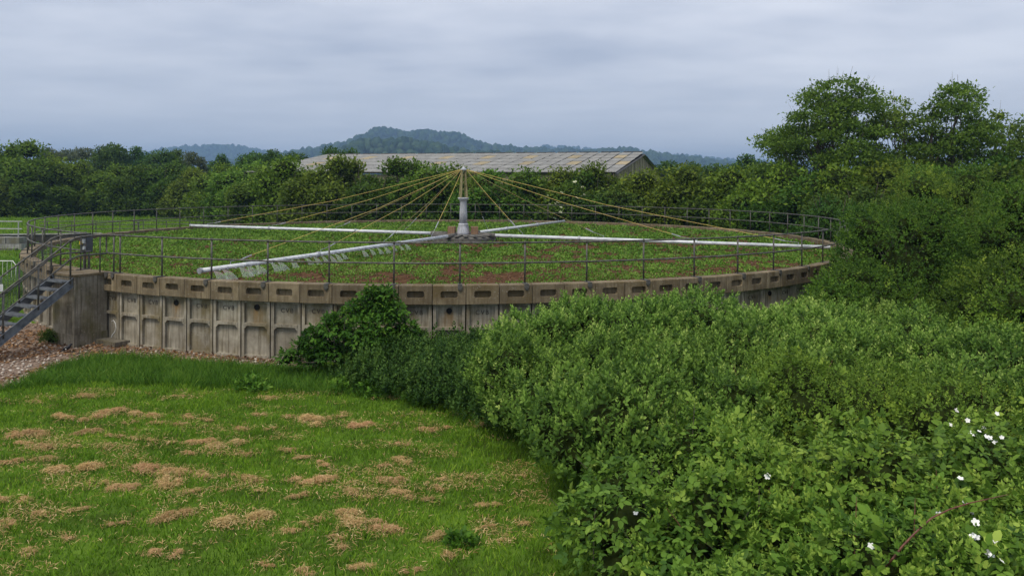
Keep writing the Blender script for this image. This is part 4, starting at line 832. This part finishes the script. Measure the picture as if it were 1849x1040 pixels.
# elder bush by the wall, nettles, small shrub
EL_ = [(-3.25, 1.85, .36), (-3.75, 1.5, .42), (-3.0, 1.5, .42), (-4.25, 1.2, .42), (-3.45, 1.05, .62), (-2.72, 1.05, .42), (-4.75, .88, .36), (-5.15, .62, .3), (-4.35, .62, .5), (-3.6, .5, .6), (-5.45, .42, .24), (-2.6, .55, .45), (-4.9, .4, .4), (-3.5, 2.0, .2), (-3.05, 1.95, .2), (-4.5, 1.25, .2)]
re_ = random.Random(6)
shrub('elder_bush', 'dark green elder bush growing up the tank wall', 'bush', -4.0, 19.5, 1.5, .9, 2.2, 120, TRIFOLIATE, .14, 210, M['syc'], filler=240, fsize=.10, axz=-.05, up=.8, axn=.7, lobes=[(x_+4.0, re_.uniform(-.3, .3), z_, q, q*1.1, q*.8) for x_, z_, q in EL_])
r = np.random.default_rng(77); n = 5600; x = r.uniform(-4.8, 1.6, n); y = r.uniform(14.5, 20.7, n)
k = (x > np.interp(y, [14.5, 16, 17.2, 18.2, 19.5, 20.7], [-.5, -1.3, -2.9, -3.9, -4.4, -2.2])+.7*(fbm(x, y, 3)-.5)) & (x < np.interp(y, [14.5, 17, 20.7], [.3, 1.2, 1.6])) & (np.hypot(x-TC[0], y-TC[1]) > 18.15); x = x[k]; y = y[k]; n = len(x)
hgt = (.55+.5*fbm(x*.8, y*.8, 6))*np.clip((x-np.interp(y, [14.5, 16, 17.2, 18.2, 19.5, 20.7], [-.9, -1.7, -3.3, -4.3, -4.9, -2.6]))/.9, .35, 1)
P = np.stack([x, y, hgt*r.uniform(.35, .62, n)], 1); V1 = scatter(r, P, np.array([0, 0, 1.])+rdir(r, n)*.4, rdir(r, n), hgt*.42, NETTLE, np.clip(.15+.6*(fbm(x*1.2, y*1.2, 9)-.1)+r.normal(size=n)*.12, 0, 1))
m2 = r.integers(0, n, 1700); P2 = P[m2]+np.stack([r.normal(size=1700)*.06, r.normal(size=1700)*.06, hgt[m2]*r.uniform(.1, .5, 1700)], 1); V2 = scatter(r, P2, np.array([0, 0, 1.])+rdir(r, 1700)*.5, rdir(r, 1700), .3*r.uniform(.4, 1.2, 1700), SHOOT, np.clip(.6+r.normal(size=1700)*.25, 0, 1))
V, F, T = join([V1, V2]); tag(link('nettle_bed', fast('nettle_bed', V, F, M['nettle'], T)), 'dark nettles and weeds massed below the tank wall', kind='stuff')
r = np.random.default_rng(78); n = 5000; x = r.uniform(-30, -14.2, n); y = r.uniform(26, 45, n); k = (x > -.68*y-1) & (np.hypot(x-TC[0], y-TC[1]) > 18.6) & (x+18 < -.2*(y-38)) & not_gravel(x, y); x = x[k]; y = y[k]; n = len(x); hh = .3+.5*fbm(x*.5, y*.5, 2)
V, F, T = scatter(r, np.stack([x, y, hh*.35], 1), np.array([0, 0, 1.])+rdir(r, n)*.5, rdir(r, n), hh*.75, NETTLE, np.clip(.35+.5*fbm(x, y, 3)+r.normal(size=n)*.1, 0, 1)); tag(link('weed_patch', fast('weed_patch', V, F, M['tall'], T)), 'green weeds growing between stairs and crowd barrier', kind='stuff')
for i_, (px_, py_, rx_, h_) in enumerate(((690, 712, .55, .34), (620, 706, .4, .28), (765, 728, .5, .3), (455, 705, .45, .3), (835, 985, .22, .13))):
    q_ = gnd(px_, py_); shrub('dock_plant', ['bright broad-leaved weed in front of the nettles', 'bright weed tuft at the elder bush foot', 'bright weed tuft at the corner of the nettle bed', 'leafy weed tuft in the tall grass', 'dark broad-leaved weed among the cuttings on the lawn'][i_], 'plant', q_.x, q_.y, rx_, rx_*.7, h_, 140+i_, TRIFOLIATE, .11, 150, M['tall'], filler=100, fsize=.07, nl=9, tb=.15 if i_ < 4 else -.1, stems=False, inner=0)
shrub('box_shrub', 'small dark evergreen shrub beside the landing pillar', 'shrub', -13.35, 23.0, .38, .3, .42, 130, TWIG, .1, 260, M['tree'], nl=6, tb=-.1, stems=False)
# cream elder blossoms on the hedge
cr = MB()
for i in range(9): cr.ball((.1*math.cos(i*2.4)*math.sqrt(i/9), .1*math.sin(i*2.4)*math.sqrt(i/9), .01*(i % 3)), .035, 5, 4, (1, 1, .5))
cr_mesh = cr.mesh('blossom', M['cream']); rf = random.Random(4)
EL = empty('elder_in_hedge', 'flowering elder with flat cream blossom heads in the hedge', 'bush', (at(1025, 360, 61).x, 61, 0))
lb = dome_lobes(5, 0, 0, 2.4, 1.4, 5.3, 14, .5); r = np.random.default_rng(5); P, Nn = lobe_points(r, lb, 5000, .3, .2, -.6); n = len(P)
V, F, T = scatter(r, P, rdir(r, n)+Nn*.6, Nn*.6+np.array([0, 0, .5])+rdir(r, n)*.6, .24*r.uniform(.6, 1.3, n), LEAF2, np.clip(.4+r.normal(size=n)*.2, 0, 1)); link('foliage', fast('foliage', V, F, M['hedge'], T), None, EL); core(lb, .7, M['twig'], 'shade_core', EL, 5)
trunk_mesh(lb[1:], 4.5, .1, 5, nst=3).build('stems', M['bark'], EL)
for i in range(46):
    P_, N_ = lobe_points(np.random.default_rng(200+i), lb, 1, .02, 1.4, -.2)
    if N_[0][1] > .2: continue
    o = link('blossom', cr_mesh, None, EL, Vector(P_[0])+Vector(N_[0])*.12); o.rotation_euler = (rf.uniform(.2, .8), rf.uniform(-.3, .3), rf.uniform(0, 3)); o.scale = [rf.uniform(.9, 1.7)]*3

# ---------------------------------------------------------------- heaps of dry cuttings on the lawn
def heap_mesh(seed):
    r = np.random.default_rng(seed); P = []; Vx = []; Fx = []; Tx = []; nb_ = r.integers(3, 7)
    cs = np.stack([np.sort(r.uniform(-.42, .42, nb_)), r.normal(size=nb_)*.13], 1); rs = r.uniform(.09, .22, nb_)
    tp = (np.array([(-.5, -.5, 0), (-.5, .5, 0), (0, -.5, .14), (0, .5, .14), (.5, 0, -.05)]), np.array([(0, 1, 3), (0, 3, 2), (2, 3, 4)]), np.zeros(5)); parts = []
    for c, q in zip(cs, rs):
        n = int(4200*q*q*4+90); a = r.uniform(0, 6.28, n); d = np.abs(r.normal(size=n))*.8; x = c[0]+q*1.3*d*np.cos(a)+r.normal(size=n)*.02; y = c[1]+q*d*np.sin(a)
        z = np.maximum(0, .42*q*np.exp(-d*d*1.6)*(.45+.95*fbm(x*9+seed, y*9, seed))+r.uniform(-.01, .015, n))
        T_ = rdir(r, n)*[1, 1, .35]; parts.append(scatter(r, np.stack([x, y, z], 1), T_, np.array([0, 0, 1.])+rdir(r, n)*.7, r.uniform(.05, .15, n), tp, np.clip(.42+.6*(fbm(x*7, y*7, seed+2)-.5)+r.normal(size=n)*.22, 0, 1), r.uniform(.004, .009, n)))
    return fast('cuttings_heap', *join(parts)[:2], M['straw'], join(parts)[2])
HM = [heap_mesh(300+i) for i in range(7)]
HEAPS = [(160, 713, 40), (325, 714, 24), (478, 718, 30), (65, 725, 26), (110, 752, 46), (185, 748, 56), (258, 748, 60), (148, 757, 30), (232, 762, 26), (285, 762, 22), (340, 751, 34), (375, 757, 26), (330, 764, 24), (470, 748, 24), (440, 773, 34), (490, 773, 24), (20, 785, 30), (65, 783, 50), (40, 800, 34), (150, 781, 44), (205, 786, 34), (70, 808, 54), (128, 804, 30), (248, 790, 20), (273, 793, 26), (310, 797, 18), (370, 796, 50), (415, 802, 60), (345, 817, 30), (388, 816, 22), (438, 820, 28), (195, 806, 24), (15, 835, 44), (75, 828, 36), (125, 846, 80), (255, 848, 70), (175, 870, 40), (315, 865, 66), (365, 856, 40), (225, 878, 50), (350, 886, 30), (415, 858, 24), (458, 864, 60), (410, 884, 22), (515, 812, 24), (565, 760, 56), (650, 768, 44), (540, 826, 26), (582, 835, 30), (520, 752, 26), (600, 752, 22), (622, 748, 18), (555, 868, 70), (590, 862, 40), (545, 893, 38), (470, 886, 20), (640, 886, 40), (635, 872, 22), (700, 868, 40), (728, 892, 50), (668, 896, 24), (690, 840, 22), (725, 800, 26), (765, 776, 44), (795, 772, 30), (730, 830, 30), (790, 880, 26), (772, 900, 24), (800, 863, 24), (885, 912, 40), (850, 860, 22), (25, 905, 60), (10, 945, 36), (75, 928, 36), (140, 920, 34), (300, 936, 70), (430, 938, 90), (520, 960, 40), (560, 942, 40), (640, 935, 60), (690, 950, 64), (610, 970, 30), (790, 965, 44), (215, 945, 30), (815, 1000, 34), (300, 1002, 60), (615, 987, 18), (50, 998, 34), (480, 1020, 30), (645, 1024, 36), (880, 950, 24), (945, 945, 22), (740, 1030, 34), (555, 1033, 30), (120, 970, 24), (940, 858, 22), (870, 765, 22), (910, 975, 20)]
rh = random.Random(12); hp = []
for i, (px, py, w) in enumerate(HEAPS):
    p = gnd(px, py+3); s = w/FPX*p.y*1.05; o = link('cuttings_heap', HM[i % 7], None, None, (p.x, p.y, .03)); o.scale = (s*1.1, s*rh.uniform(.8, 1.5), min(s, .8)*rh.uniform(.9, 1.3)); o.rotation_euler = (0, 0, rh.uniform(-.7, .7)+(math.pi if i % 2 else 0)); hp.append((p.x, p.y, s))
    big = w >= 44
    tag(o, 'large heap of dry brown grass cuttings left on the lawn' if big else 'small clump of dry brown grass cuttings left on the lawn', 'cuttings', 'large heaps of cut grass' if big else 'small clumps of cut grass')
r = np.random.default_rng(15); pts = []
for hx, hy, s in hp:
    m_ = int(40+90*s); pts.append(np.stack([hx+r.normal(size=m_)*s*.65, hy+r.normal(size=m_)*s*.5], 1))
px_ = r.uniform(-11, .6, 60000); py_ = r.uniform(9, 18, 60000); kk = fbm(px_*1.1+py_*.3, py_*2.6, 51, 4)+r.normal(size=60000)*.04 > .6; pts.append(np.stack([px_[kk], py_[kk]], 1)); xy = np.concatenate(pts); xy = xy[xy[:, 0] < thicket_edge(xy[:, 1])]; n = len(xy)
tp = (np.array([(-.5, -.5, 0), (-.5, .5, 0), (0, -.5, .1), (0, .5, .1), (.5, 0, 0)]), np.array([(0, 1, 3), (0, 3, 2), (2, 3, 4)]), np.zeros(5))
V, F, T = scatter(r, np.concatenate([xy, r.uniform(.015, .075, (n, 1))], 1), rdir(r, n)*[1, 1, .3], np.array([0, 0, 1.])+rdir(r, n)*.4, r.uniform(.04, .12, n), tp, np.clip(.35+r.normal(size=n)*.28, 0, 1), r.uniform(.004, .008, n))
tag(link('scattered_cuttings', fast('scattered_cuttings', V, F, M['straw'], T)), 'thin dry grass cuttings scattered through the lawn', kind='stuff')

# ---------------------------------------------------------------- bird at the pillar foot
bp = gnd(127, 635); bd = empty('bird', 'small black bird with pale wing patch standing by the pillar', 'bird', (bp.x, bp.y-.15, .012), .4)
mb = MB(); mb.tube([(-.20, 0, .03), (-.12, 0, .065), (-.07, 0, .095), (-.01, 0, .13), (.045, 0, .16), (.07, 0, .19), (.078, 0, .215), (.095, 0, .222), (.118, 0, .218), (.14, 0, .212)], [.008, .022, .042, .056, .05, .034, .03, .028, .013, .003], 10); mb.build('body', M['plumage'], bd, smooth=True)
for s in (-1, 1):
    mb = MB(); mb.ball((-.035, s*.045, .115), .05, 8, 6, (1.5, .35, .62)); w_ = mb.build('wing', M['plumage'], bd, smooth=True)
    mb = MB(); mb.ball((-.03, s*.062, .105), .016, 6, 4, (1.3, .3, .8)); mb.build('wing_patch', M['white'], w_)
    mb = MB(); mb.tube([(.0, s*.02, .09), (.005, s*.022, .0)], .005, 5); mb.tube([(-.012, s*.022, .003), (.03, s*.022, .003)], .004, 4); mb.build('leg', M['cane'], bd)

# ---------------------------------------------------------------- haze
hv = bpy.data.materials.new('haze_air'); hv.use_nodes = True; t = hv.node_tree; t.nodes.clear(); o_ = t.nodes.new('ShaderNodeOutputMaterial'); pv = t.nodes.new('ShaderNodeVolumePrincipled')
pv.inputs['Color'].default_value = (.42, .66, 1., 1); pv.inputs['Density'].default_value = .0003; pv.inputs['Anisotropy'].default_value = .2; t.links.new(pv.outputs[0], o_.inputs['Volume'])
mb = MB(); mb.box((0, 2500, 109), (18600-200, 13800-200, 220.)); hzb = mb.build('haze', hv); tag(hzb, 'thin bluish haze hanging over the whole valley', kind='stuff')
